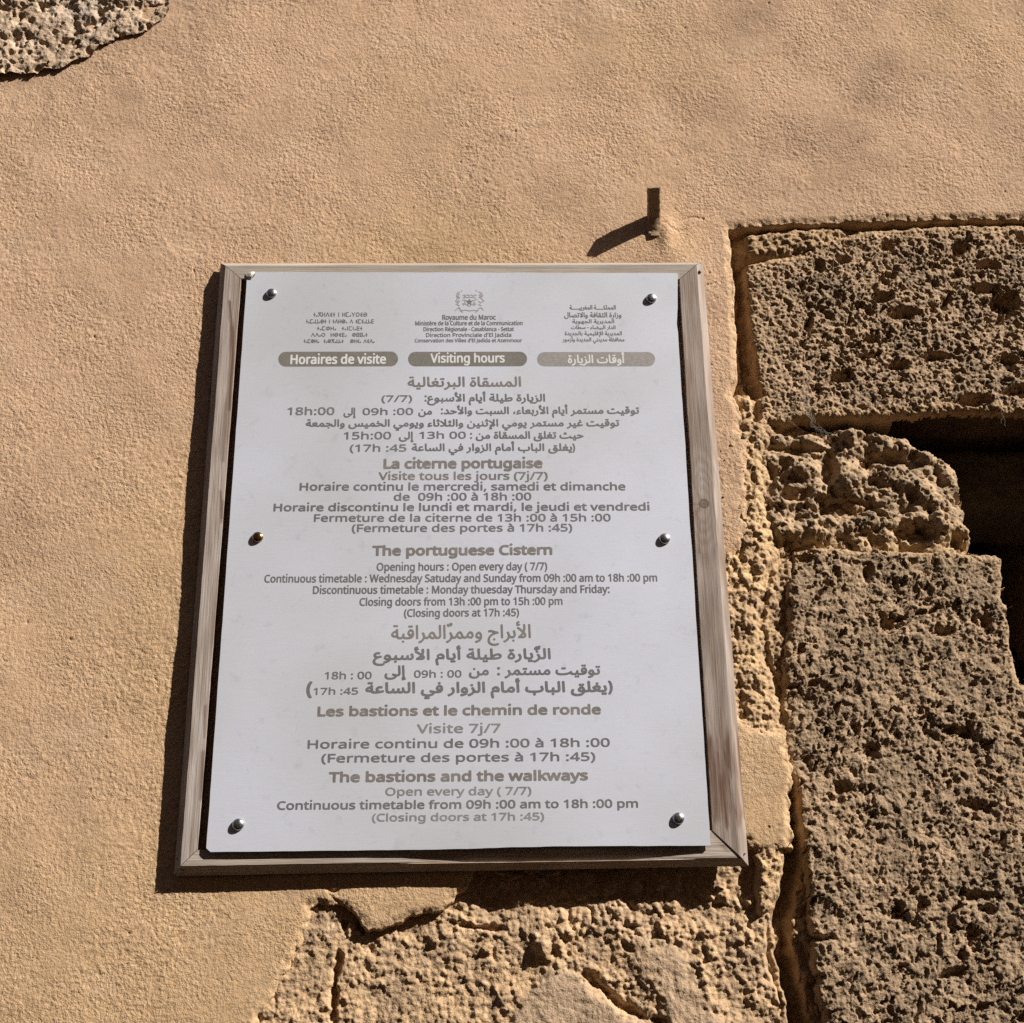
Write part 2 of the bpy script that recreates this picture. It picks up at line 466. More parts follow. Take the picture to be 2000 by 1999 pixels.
S_ROUGH = [(1476, 905), (1480, 870), (1497, 850), (1517, 838), (1560, 842), (1592, 838), (1620, 846), (1644, 824), (1668, 822), (1691, 832), (1705, 840), (1740, 836), (1771, 846), (1785, 858),
           (1806, 872), (1840, 880), (1856, 892), (1878, 908), (1886, 960), (1890, 1000), (1907, 1025), (1906, 1060), (1890, 1085), (1735, 1085), (1612, 1085), (1517, 1082), (1484, 1050), (1481, 996), (1476, 950)]
def rough_h(X, Z, px, py):
    sd = (sdist(px, py, S_ROUGH) + ragged(px, py, X, Z, 71, 12, 0.02)) * LEDGE
    wx = X + 0.006 * fbm(X, Z, 0.03, 3, 211); wz = Z + 0.006 * fbm(X, Z, 0.03, 3, 212)
    d1, r1 = worley(wx, wz, 0.034, 72)
    d2, r2 = worley(wx + 0.3, wz, 0.013, 73)
    h = -0.020 + 0.017 * (0.75 - d1 * d1 * 1.3) * (0.45 + 0.55 * r1) + 0.0052 * (0.6 - d2 * d2) + 0.007 * fbm(X, Z, 0.028, 4, 74, 0.6) + 0.0022 * fbm(X, Z, 0.006, 3, 75, 0.6)
    h = h - pits(wx, wz, 0.030, 305, 0.45, 0.003, 0.009, 0.016) - pits(wx, wz, 0.010, 306, 0.5, 0.0014, 0.0034, 0.005)
    for (cx, cy, rx, ry, dep) in ((1655, 985, 62, 17, .022), (1625, 905, 14, 34, .016), (1560, 960, 30, 12, .014), (1800, 1030, 36, 20, .018), (1740, 890, 36, 14, .016), (1505, 935, 14, 30, .010), (1560, 870, 60, 8, .012)):
        q = np.sqrt(((px - cx) / rx) ** 2 + ((py - cy) / ry) ** 2) + 0.45 * fbm(X, Z, 0.018, 3, 307)
        h = h - dep * np.clip(1.2 - q, 0, 1) ** 0.8
    for (cx, cy, rx, ry, up_) in ((1565, 905, 40, 28, .012), (1660, 930, 42, 34, .012), (1662, 842, 30, 18, .010), (1560, 1030, 60, 26, .012), (1790, 960, 46, 34, .010), (1850, 1010, 30, 40, .008)):
        q = np.sqrt(((px - cx) / rx) ** 2 + ((py - cy) / ry) ** 2)
        h = h + up_ * np.clip(1 - q * q, 0, 1)
    h = h - 0.010 * sstep(1015, 1058, py)
    d, ok = block_profile(sd, 0.012, 4.0, 0.060, 0.9 * fbm(X, Z, 0.010, 4, 321, 0.6))
    return h - d, ok, sd
def rough_tint(X, Z, px, py, h, sd):
    w = sstep(-0.2, 0.3, fbm(X, Z, 0.04, 4, 76, 0.6))
    c = mixc((0.455, 0.315, 0.195), (0.35, 0.25, 0.158), w)
    return mixc2(c, (0.54, 0.37, 0.20), 0.6 * sstep(1000, 1070, py))
grid_piece('stone_block', *span(S_ROUGH, 24), rough_h, None, M_stone, wall, rough_tint)['label'] = 'small knobbly eroded stone between the two large blocks'

S_LOW = [(1557, 1070), (1640, 1064), (1730, 1068), (1905, 1074), (1952, 1077), (1960, 1085), (1964, 1163), (1973, 1175), (1980, 1230), (1990, 1290), (2002, 1332), (2330, 1345), (2330, 2500), (1660, 2500), (1640, 2150),
         (1615, 1999), (1597, 1910), (1585, 1812), (1580, 1714), (1568, 1615), (1560, 1537), (1548, 1505), (1537, 1468), (1541, 1394), (1531, 1320), (1541, 1212), (1540, 1138), (1552, 1100)]
def low_h(X, Z, px, py):
    sd = (sdist(px, py, S_LOW) + ragged(px, py, X, Z, 81, 9, 0.03)) * LEDGE
    wx = X + 0.009 * fbm(X, Z, 0.022, 5, 221, 0.72); wz = Z + 0.009 * fbm(X, Z, 0.022, 5, 222, 0.72)
    h = -0.008 + 0.006 * fbm(X, Z, 0.13, 3, 82) + 0.0036 * fbm(X, Z, 0.034, 4, 83, 0.62) + 0.0030 * fbm(wx, wz, 0.0085, 4, 84, 0.70) + 0.0022 * (0.3 - np.abs(fbm(wx, wz, 0.016, 3, 89, 0.6)))
    # tooling and bedding drawn out along the diagonal
    worn = 0.45 + 0.75 * sstep(-0.25, 0.25, fbm(X, Z, 0.06, 4, 90, 0.6))       # rubbed smoother in places
    h = h + 0.005 * fbm(X * 0.6 + Z * 0.8, -X * 0.8 + Z * 0.6, 0.05, 3, 91)
    a = wx * 0.62 + wz * 0.78; b = -wx * 0.78 + wz * 0.62
    h = h + worn * 0.0040 * fbm(a * 0.42, b, 0.0085, 4, 85, 0.65)
    m = sstep(-0.35, 0.25, fbm(X, Z, 0.08, 2, 86))
    h = h - pits(a * 0.66, b, 0.0080, 311, 0.50, 0.0011, 0.0030, 0.0101) * (0.4 + 0.6 * m) * worn
    h = h - pits(a * 0.60, b, 0.019, 312, 0.34, 0.0020, 0.0050, 0.0149) * m
    for (cx, cy, rx, ry, dep) in ((1745, 1215, 24, 16, .014), (1700, 1110, 10, 22, .010), (1650, 1540, 22, 14, .010), (1705, 1470, 20, 18, .010), (1930, 1210, 14, 26, .014), (1845, 1230, 22, 12, .012), (1635, 1560, 26, 10, .008),
                                  (1605, 1833, 24, 8, .012), (1910, 1750, 36, 12, .010), (1755, 1785, 20, 10, .010), (1885, 1430, 30, 16, .008), (1900, 1570, 26, 12, .010), (1870, 1900, 22, 12, .010)):
        q = np.sqrt(((px - cx) / rx) ** 2 + ((py - cy) / ry) ** 2) + 1.0 * fbm(X, Z, 0.016, 5, 313, 0.7)
        h = h - dep * np.clip(1.15 - q, 0, 1) ** 0.8
    d, ok = block_profile(sd, 0.010, 4.5, 0.060, 1.1 * fbm(X, Z, 0.010, 4, 322, 0.6))
    return h - d, ok, sd
def low_tint(X, Z, px, py, h, sd):
    w = sstep(-0.3, 0.25, fbm(X, Z, 0.09, 4, 87, 0.6))
    c = mixc((0.415, 0.285, 0.178), (0.315, 0.222, 0.142), w)
    c = mixc2(c, (0.235, 0.168, 0.110), 0.4 * sstep(0.10, 0.4, fbm(X, Z, 0.03, 4, 88, 0.6)))
    return mixc2(c, (0.45, 0.305, 0.17), 0.6 * (1 - sstep(0.0, 0.016, sd)))
grid_piece('stone_block', *span(S_LOW, 20, 0.00118), low_h, None, M_stone, wall, low_tint)['label'] = 'tall brown pitted stone block at the lower right'

# stone set back inside the opening, under the top block
S_BACK = [(1850, 800), (2300, 800), (2300, 920), (2000, 926), (1930, 928), (1890, 905), (1872, 870)]
def back_h(X, Z, px, py):
    sd = (sdist(px, py, S_BACK) + ragged(px, py, X, Z, 95, 8, 0.03)) * LEDGE
    h = -0.135 + 0.006 * fbm(X, Z, 0.05, 4, 96, 0.6)
    d, ok = block_profile(sd, 0.012, 4.0, 0.20)
    return h - d, ok, sd
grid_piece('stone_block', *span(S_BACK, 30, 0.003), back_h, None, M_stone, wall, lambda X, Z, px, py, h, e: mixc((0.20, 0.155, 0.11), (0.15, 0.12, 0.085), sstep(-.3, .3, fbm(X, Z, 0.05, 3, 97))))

# jamb at the far side of the opening, just out of the picture
S_JAMB = [(2200, 780), (2330, 780), (2330, 1360), (2205, 1360), (2194, 1200), (2200, 1000)]
def jamb_h(X, Z, px, py):
    sd = (sdist(px, py, S_JAMB) + ragged(px, py, X, Z, 98, 8, 0.03)) * LEDGE
    h = -0.006 + 0.006 * fbm(X, Z, 0.05, 4, 99, 0.6) - pits(X, Z, 0.03, 314, 0.4, 0.003, 0.009, 0.012)
    d, ok = block_profile(sd, 0.012, 8.0, 0.40)
    return h - d, ok, sd
grid_piece('stone_block', *span(S_JAMB, 30, 0.003), jamb_h, None, M_stone, wall, low_tint)

# crumbling mortar between the plaster and the stones (bedding of the blocks)
S_BED = [(1395, 425), (1480, 428), (2330, 410), (2330, 520), (1620, 560), (1520, 640), (1530, 800), (1590, 830), (1700, 850), (1700, 1100), (1620, 1120), (1600, 1900), (1680, 2300), (1340, 2300), (1395, 1400)]
RIDGE = [(1480, 800), (1460, 900), (1462, 1000), (1478, 1090), (1462, 1180), (1455, 1280), (1480, 1350), (1478, 1440), (1500, 1470), (1500, 1560), (1505, 1640), (1500, 1700), (1480, 1760)]
GROOVE = [(1450, 520), (1455, 600), (1462, 690), (1473, 760), (1478, 815)]
GAP = [(1565, 1050), (1530, 1085), (1506, 1110), (1488, 1180), (1488, 1230), (1503, 1290), (1522, 1330), (1532, 1400)]
GAP2 = [(1556, 1535), (1552, 1600), (1556, 1680), (1540, 1760), (1530, 1830), (1555, 1930), (1580, 2050)]
def bed_h(X, Z, px, py):
    sd = np.where((px > 1640) & (py > 560) & (py < 790) | (px > 1680) & (py > 1110), -1, sdist(px, py, S_BED)) * LEDGE
    wx = X + 0.005 * fbm(X, Z, 0.025, 3, 231); wz = Z + 0.005 * fbm(X, Z, 0.025, 3, 232)
    d1, r1 = worley(wx, wz, 0.015, 102)
    d2, r2 = worley(wx, wz, 0.0062, 103)
    lump = 0.0048 * (0.65 - d1 * d1) * (0.3 + 0.9 * r1) + 0.0028 * (0.6 - d2 * d2)
    h = -0.026 + 0.007 * fbm(X, Z, 0.03, 4, 104, 0.65) + lump + 0.0034 * fbm(X, Z, 0.008, 3, 105, 0.65)
    # raised bank of mortar left on the plaster's edge
    r = ldist(px, py, RIDGE) + 14 * fbm(X, Z, 0.03, 3, 106)
    bank = np.maximum(1 - sstep(14, 62, r), 0)
    bank = np.maximum(bank, (1 - sstep(1430, 1475, px + 10 * fbm(X, Z, 0.02, 3, 107))) * sstep(780, 860, py))
    flat = sstep(1420, 1470, py) * (1 - sstep(1630, 1680, py))
    h = h + bank * (0.0215 + 0.001 * flat)
    h = h - bank * flat * lump * 0.75
    # narrow shelf under the plaster's upper edge
    shelf = (1 - sstep(12, 40, np.abs(py - (480 - 0.1 * (px - 1440))) )) * sstep(1440, 1475, px) * (1 - sstep(1600, 1700, px))
    h = h + 0.021 * shelf
    h = h + 0.009 * sstep(1060, 1110, py) * (1 - sstep(1460, 1520, py)) * (1 - bank)
    # chase beside the top block, and gaps beside the lower one
    for line, w, dp in ((GROOVE, 12, 0.008), (GAP, 10, 0.006), (GAP2, 20, 0.028)):
        g = ldist(px, py, line) + 8 * fbm(X, Z, 0.02, 3, 108)
        h = h - dp * (1 - sstep(w * 0.35, w * 1.15, g))
    h = h + 0.016 * np.exp(-(((px - 1528) / 14.0) ** 2 + ((py - 1835) / 40.0) ** 2))      # a pebble of mortar caught in the gap
    h = h - 0.030 * (1 - sstep(1462, 1488, px)) * sstep(1655, 1700, py)
    ok = (sd > 0)
    return h, ok, (bank, flat)
def bed_tint(X, Z, px, py, h, ex):
    bank, flat = ex
    w = sstep(-0.3, 0.3, fbm(X, Z, 0.04, 4, 109, 0.6))
    c = mixc((0.57, 0.385, 0.21), (0.44, 0.295, 0.175), w)
    c = mixc2(c, (0.34, 0.225, 0.135), 0.6 * (1 - bank))
    top = 1 - sstep(480, 560, py)
    return mixc2(c, (0.40, 0.265, 0.15), 0.7 * top)
grid_piece('mortar_bed', *span(S_BED, 0, 0.0014), bed_h, None, M_rubble, wall, bed_tint)

# bare core of the wall where the coat has fallen off below the sign
PATCH = [(985, 2300), (1000, 1975), (1035, 1930), (1070, 1903), (1095, 1895), (1125, 1905), (1150, 1925), (1185, 1955), (1225, 1985), (1300, 2020), (1300, 2300)]
PATCH2 = [(1245, 1840), (1290, 1836), (1330, 1852), (1352, 1880), (1365, 1930), (1415, 1995), (1430, 2300), (1320, 2300), (1290, 1960), (1262, 1900)]
CREV = [(672, 1800), (669, 1850), (655, 1890), (652, 1930), (648, 2010)]
CREV2 = [(700, 1808), (712, 1838), (722, 1850)]
CREV3 = [(886, 1803), (910, 1806), (935, 1812), (960, 1812), (1010, 1816)]
CREV4 = [(1150, 1905), (1180, 1930), (1215, 1965), (1262, 1985), (1300, 1998)]
def core_h(X, Z, px, py):
    sd = (sdist(px, py, E_RUBBLE) + 40) * LEDGE
    wx = X + 0.005 * fbm(X, Z, 0.025, 3, 241); wz = Z + 0.005 * fbm(X, Z, 0.025, 3, 242)
    d1, r1 = worley(wx, wz, 0.017, 112)
    d2, r2 = worley(wx, wz, 0.0068, 113)
    calm = sstep(1050, 800, px) * 0.55
    lump = (0.0054 * (0.65 - d1 * d1) * (0.2 + 1.1 * r1) + 0.0030 * (0.6 - d2 * d2) * (0.5 + r2)) * (1 - calm) * (0.55 + 1.1 * sstep(-0.3, 0.3, fbm(X, Z, 0.05, 3, 127))) + 0.0026 * fbm(X, Z, 0.0075, 3, 115, 0.62)
    h = -0.0125 + 0.0055 * fbm(X, Z, 0.06, 4, 114) + lump
    # nearly flush near the left, hollow under the sign
    h = h + 0.005 * sstep(760, 560, px) - 0.006 * np.exp(-(((py - 1730) / 55.0) ** 2)) * sstep(880, 960, px)
    s = sdist(px, py, PATCH) + 16 * fbm(X, Z, 0.03, 4, 116, 0.6); a = sstep(-6, 10, s)
    h = h * (1 - a) + a * (-0.006 + 0.0022 * fbm(X, Z, 0.03, 3, 117) + 0.0012 * fbm(X, Z, 0.006, 3, 118, 0.6))
    s = sdist(px, py, PATCH2) + 26 * fbm(X, Z, 0.03, 4, 119, 0.6); a2 = 0.85 * sstep(-16, 26, s)
    h = h * (1 - a2) + a2 * (-0.005 + 0.0026 * fbm(X, Z, 0.02, 3, 120) + 0.0014 * fbm(X, Z, 0.006, 3, 121, 0.6))
    for line, w, dp in ((CREV, 7, 0.012), (CREV2, 8, 0.012), (CREV3, 5, 0.008), (CREV4, 10, 0.011)):
        g = ldist(px, py, line) + 15 * fbm(X, Z, 0.022, 4, 122, 0.6)
        h = h - dp * (1 - sstep(w * 0.2, w * 1.3, g)) * sstep(-0.35, 0.1, fbm(X, Z, 0.03, 2, 126))
    # lump standing out left of the middle
    h = h + 0.013 * np.exp(-(((px - 1060) / 14.0) ** 2 + ((py - 1848) / 18.0) ** 2))
    # falls away into the gap at the right
    ed = ldist(px, py, [(1492, 1690), (1497, 1747), (1508, 1792), (1520, 1860), (1528, 1923), (1552, 1991), (1580, 2100)])
    side = px - np.interp(py, [1690, 1747, 1792, 1860, 1923, 1991, 2100], [1492, 1497, 1508, 1500, 1516, 1548, 1580]) + 8 * fbm(X, Z, 0.02, 3, 123)
    h = h - np.clip(side + 6, 0, 60) * LEDGE * 2.4
    ok = (sd > 0) & (side < 20)
    return h, ok, np.maximum(a, a2)
def core_tint(X, Z, px, py, h, a):
    w = sstep(-0.3, 0.3, fbm(X, Z, 0.05, 4, 124, 0.6))
    c = mixc((0.53, 0.355, 0.205), (0.42, 0.285, 0.175), w)
    c = mixc2(c, (0.60, 0.45, 0.31), 0.5 * sstep(0.2, 0.45, fbm(X, Z, 0.012, 3, 125, 0.6)))
    return mixc2(c, (0.47, 0.335, 0.225), 0.8 * a)
E2 = [(x, y) for x, y in E_RUBBLE if y < 2100] + [(1560, 2100), (470, 2100)]
grid_piece('rubble_core', *span([(460, 1620), (1570, 2120)], 0, 0.0013), core_h, None, M_rubble, wall, core_tint)

# bare whitish stone at the upper left
def corner_h(X, Z, px, py):
    sd = (sdist(px, py, E_CORNER) + 30) * LEDGE
    wx = X + 0.004 * fbm(X, Z, 0.02, 3, 251); wz = Z + 0.004 * fbm(X, Z, 0.02, 3, 252)
    d1, r1 = worley(wx, wz, 0.016, 132)
    h = -0.002 + 0.006 * fbm(X, Z, 0.05, 4, 133, 0.6) + 0.004 * (0.6 - d1 * d1) + 0.002 * fbm(X, Z, 0.007, 3, 134, 0.6)
    h = h - pits(wx, wz, 0.013, 135, 0.4, 0.002, 0.005, 0.008) - pits(wx, wz, 0.03, 136, 0.35, 0.003, 0.007, 0.008)
    for (cx, cy, rx, ry, dep) in ((32, 72, 26, 12, .014), (145, 45, 12, 28, .014), (192, 22, 12, 24, .012), (130, 12, 20, 14, .012), (230, 10, 22, 8, .012), (10, 14, 26, 10, .010), (60, 40, 12, 8, .010), (262, 8, 12, 10, .014), (287, 20, 10, 16, .016), (155, 62, 16, 5, .012), (90, 8, 18, 8, .010)):
        q = np.sqrt(((px - cx) / rx) ** 2 + ((py - cy) / ry) ** 2) + 0.8 * fbm(X, Z, 0.016, 4, 137, 0.7)
        h = h - 0.55 * dep * np.clip(1.15 - q, 0, 1)
    return h, sd > 0, sd
def corner_tint(X, Z, px, py, h, sd):
    w = sstep(-0.25, 0.25, fbm(X, Z, 0.045, 4, 138, 0.6))
    c = mixc((0.58, 0.43, 0.305), (0.45, 0.325, 0.22), w)
    return mixc2(c, (0.36, 0.31, 0.27), 0.5 * np.exp(-(((px - 165) / 45.0) ** 2 + ((py - 25) / 45.0) ** 2)))
grid_piece('stone_block', *span([(-60, -60), (345, 160)], 0, 0.0014), corner_h, None, M_stone, wall, corner_tint)['label'] = 'whitish bare stone showing at the upper left'

# backing of the wall behind everything, with the dark opening let into it at the right
OPEN = [(1765, 780), (2200, 780), (2200, 1350), (2000, 1345), (1985, 1290), (1960, 1180), (1945, 1090), (1890, 1085), (1860, 930), (1790, 860)]
def back_wall(X, Z, px, py):
    s = sdist(px, py, OPEN) * LEDGE
    h = -0.062 + 0.006 * fbm(X, Z, 0.06, 4, 140)
    return np.where(s > -0.004, -0.60, h), (px > -500), s
bx = np.concatenate([np.linspace(-3, P(1380, 1000).x, 12), np.arange(P(1390, 1000).x, P(2400, 1000).x, 0.006), np.linspace(P(2420, 1000).x, 4, 12)])
bz = np.concatenate([np.linspace(0, P(1000, 2100).z, 12), np.arange(P(1000, 2090).z, P(1000, 380).z, 0.006), np.linspace(P(1000, 360).z, 4.4, 12)])
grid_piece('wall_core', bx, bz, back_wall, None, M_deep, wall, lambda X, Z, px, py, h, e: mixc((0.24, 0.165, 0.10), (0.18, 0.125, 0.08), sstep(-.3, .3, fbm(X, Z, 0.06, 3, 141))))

# ground in front of the wall (below the picture): dark worn paving
M_ground = new_mat('dark_paving', (0.10, 0.09, 0.08), 0.95, 0.1)
n = N(M_ground); p_ = n.pos()
n.link(n.mul(n.ramp(n.noise(p_, 1.5, 5), [(0.3, (0.07, 0.062, 0.052)), (0.7, (0.12, 0.105, 0.09))]), n.ramp(n.noise(p_, 40, 3), [(0.3, 0.8), (0.7, 1.0)])), n.b.inputs['Base Color'])
gm = mesh_np('ground', np.array([(-250, -250, 0), (250, -250, 0), (250, 250, 0), (-250, 250, 0)], float), np.array([[0, 1, 2, 3]]), None, False)
tag(link('ground', gm, M_ground), kind='structure')

# ---------------------------------------------------------------- joining Arabic letters, letter outlines (1/400 em), and the lines of the sign
# shaper
FORMS = {}
def reg(ch,base,n):
    FORMS[ch]=[base+i if i<n else None for i in range(4)]  # iso, fin, ini, med
for ch,b,n in [('ء',0xFE80,1),('آ',0xFE81,2),('أ',0xFE83,2),('ؤ',0xFE85,2),('إ',0xFE87,2),('ئ',0xFE89,4),('ا',0xFE8D,2),('ب',0xFE8F,4),('ة',0xFE93,2),('ت',0xFE95,4),('ث',0xFE99,4),('ج',0xFE9D,4),('ح',0xFEA1,4),('خ',0xFEA5,4),('د',0xFEA9,2),('ذ',0xFEAB,2),('ر',0xFEAD,2),('ز',0xFEAF,2),('س',0xFEB1,4),('ش',0xFEB5,4),('ص',0xFEB9,4),('ض',0xFEBD,4),('ط',0xFEC1,4),('ظ',0xFEC5,4),('ع',0xFEC9,4),('غ',0xFECD,4),('ف',0xFED1,4),('ق',0xFED5,4),('ك',0xFED9,4),('ل',0xFEDD,4),('م',0xFEE1,4),('ن',0xFEE5,4),('ه',0xFEE9,4),('و',0xFEED,2),('ى',0xFEEF,2),('ي',0xFEF1,4)]: reg(ch,b,n)
LIG={'أ':0xFEF7,'إ':0xFEF9,'ا':0xFEFB}
MARK='\u064e\u0651'
def shape(s):
    out=[];i=0;n=len(s)
    def nxt(j):
        j+=1
        while j<n and s[j] in MARK:j+=1
        return s[j] if j<n else ' '
    prevjoin=False
    while i<n:
        c=s[i]
        if c in MARK: out.append(c);i+=1;continue
        if c=='ـ': out.append(c);prevjoin=True;i+=1;continue
        if c not in FORMS: out.append(c);prevjoin=False;i+=1;continue
        if c=='ل' and i+1<n and s[i+1] in LIG:
            out.append(chr(LIG[s[i+1]]+(1 if prevjoin else 0)));prevjoin=False;i+=2;continue
        f=FORMS[c];nx=nxt(i); canj=(nx in FORMS and FORMS[nx][1] is not None) or nx=='ـ'
        j=f[2] is not None and canj
        k=(3 if prevjoin else 2) if j else (1 if prevjoin and f[1] else 0)
        out.append(chr(f[k]));prevjoin=j;i+=1
    # visual order: reverse, marks stay right after base drawn
    return ''.join(reversed(out))
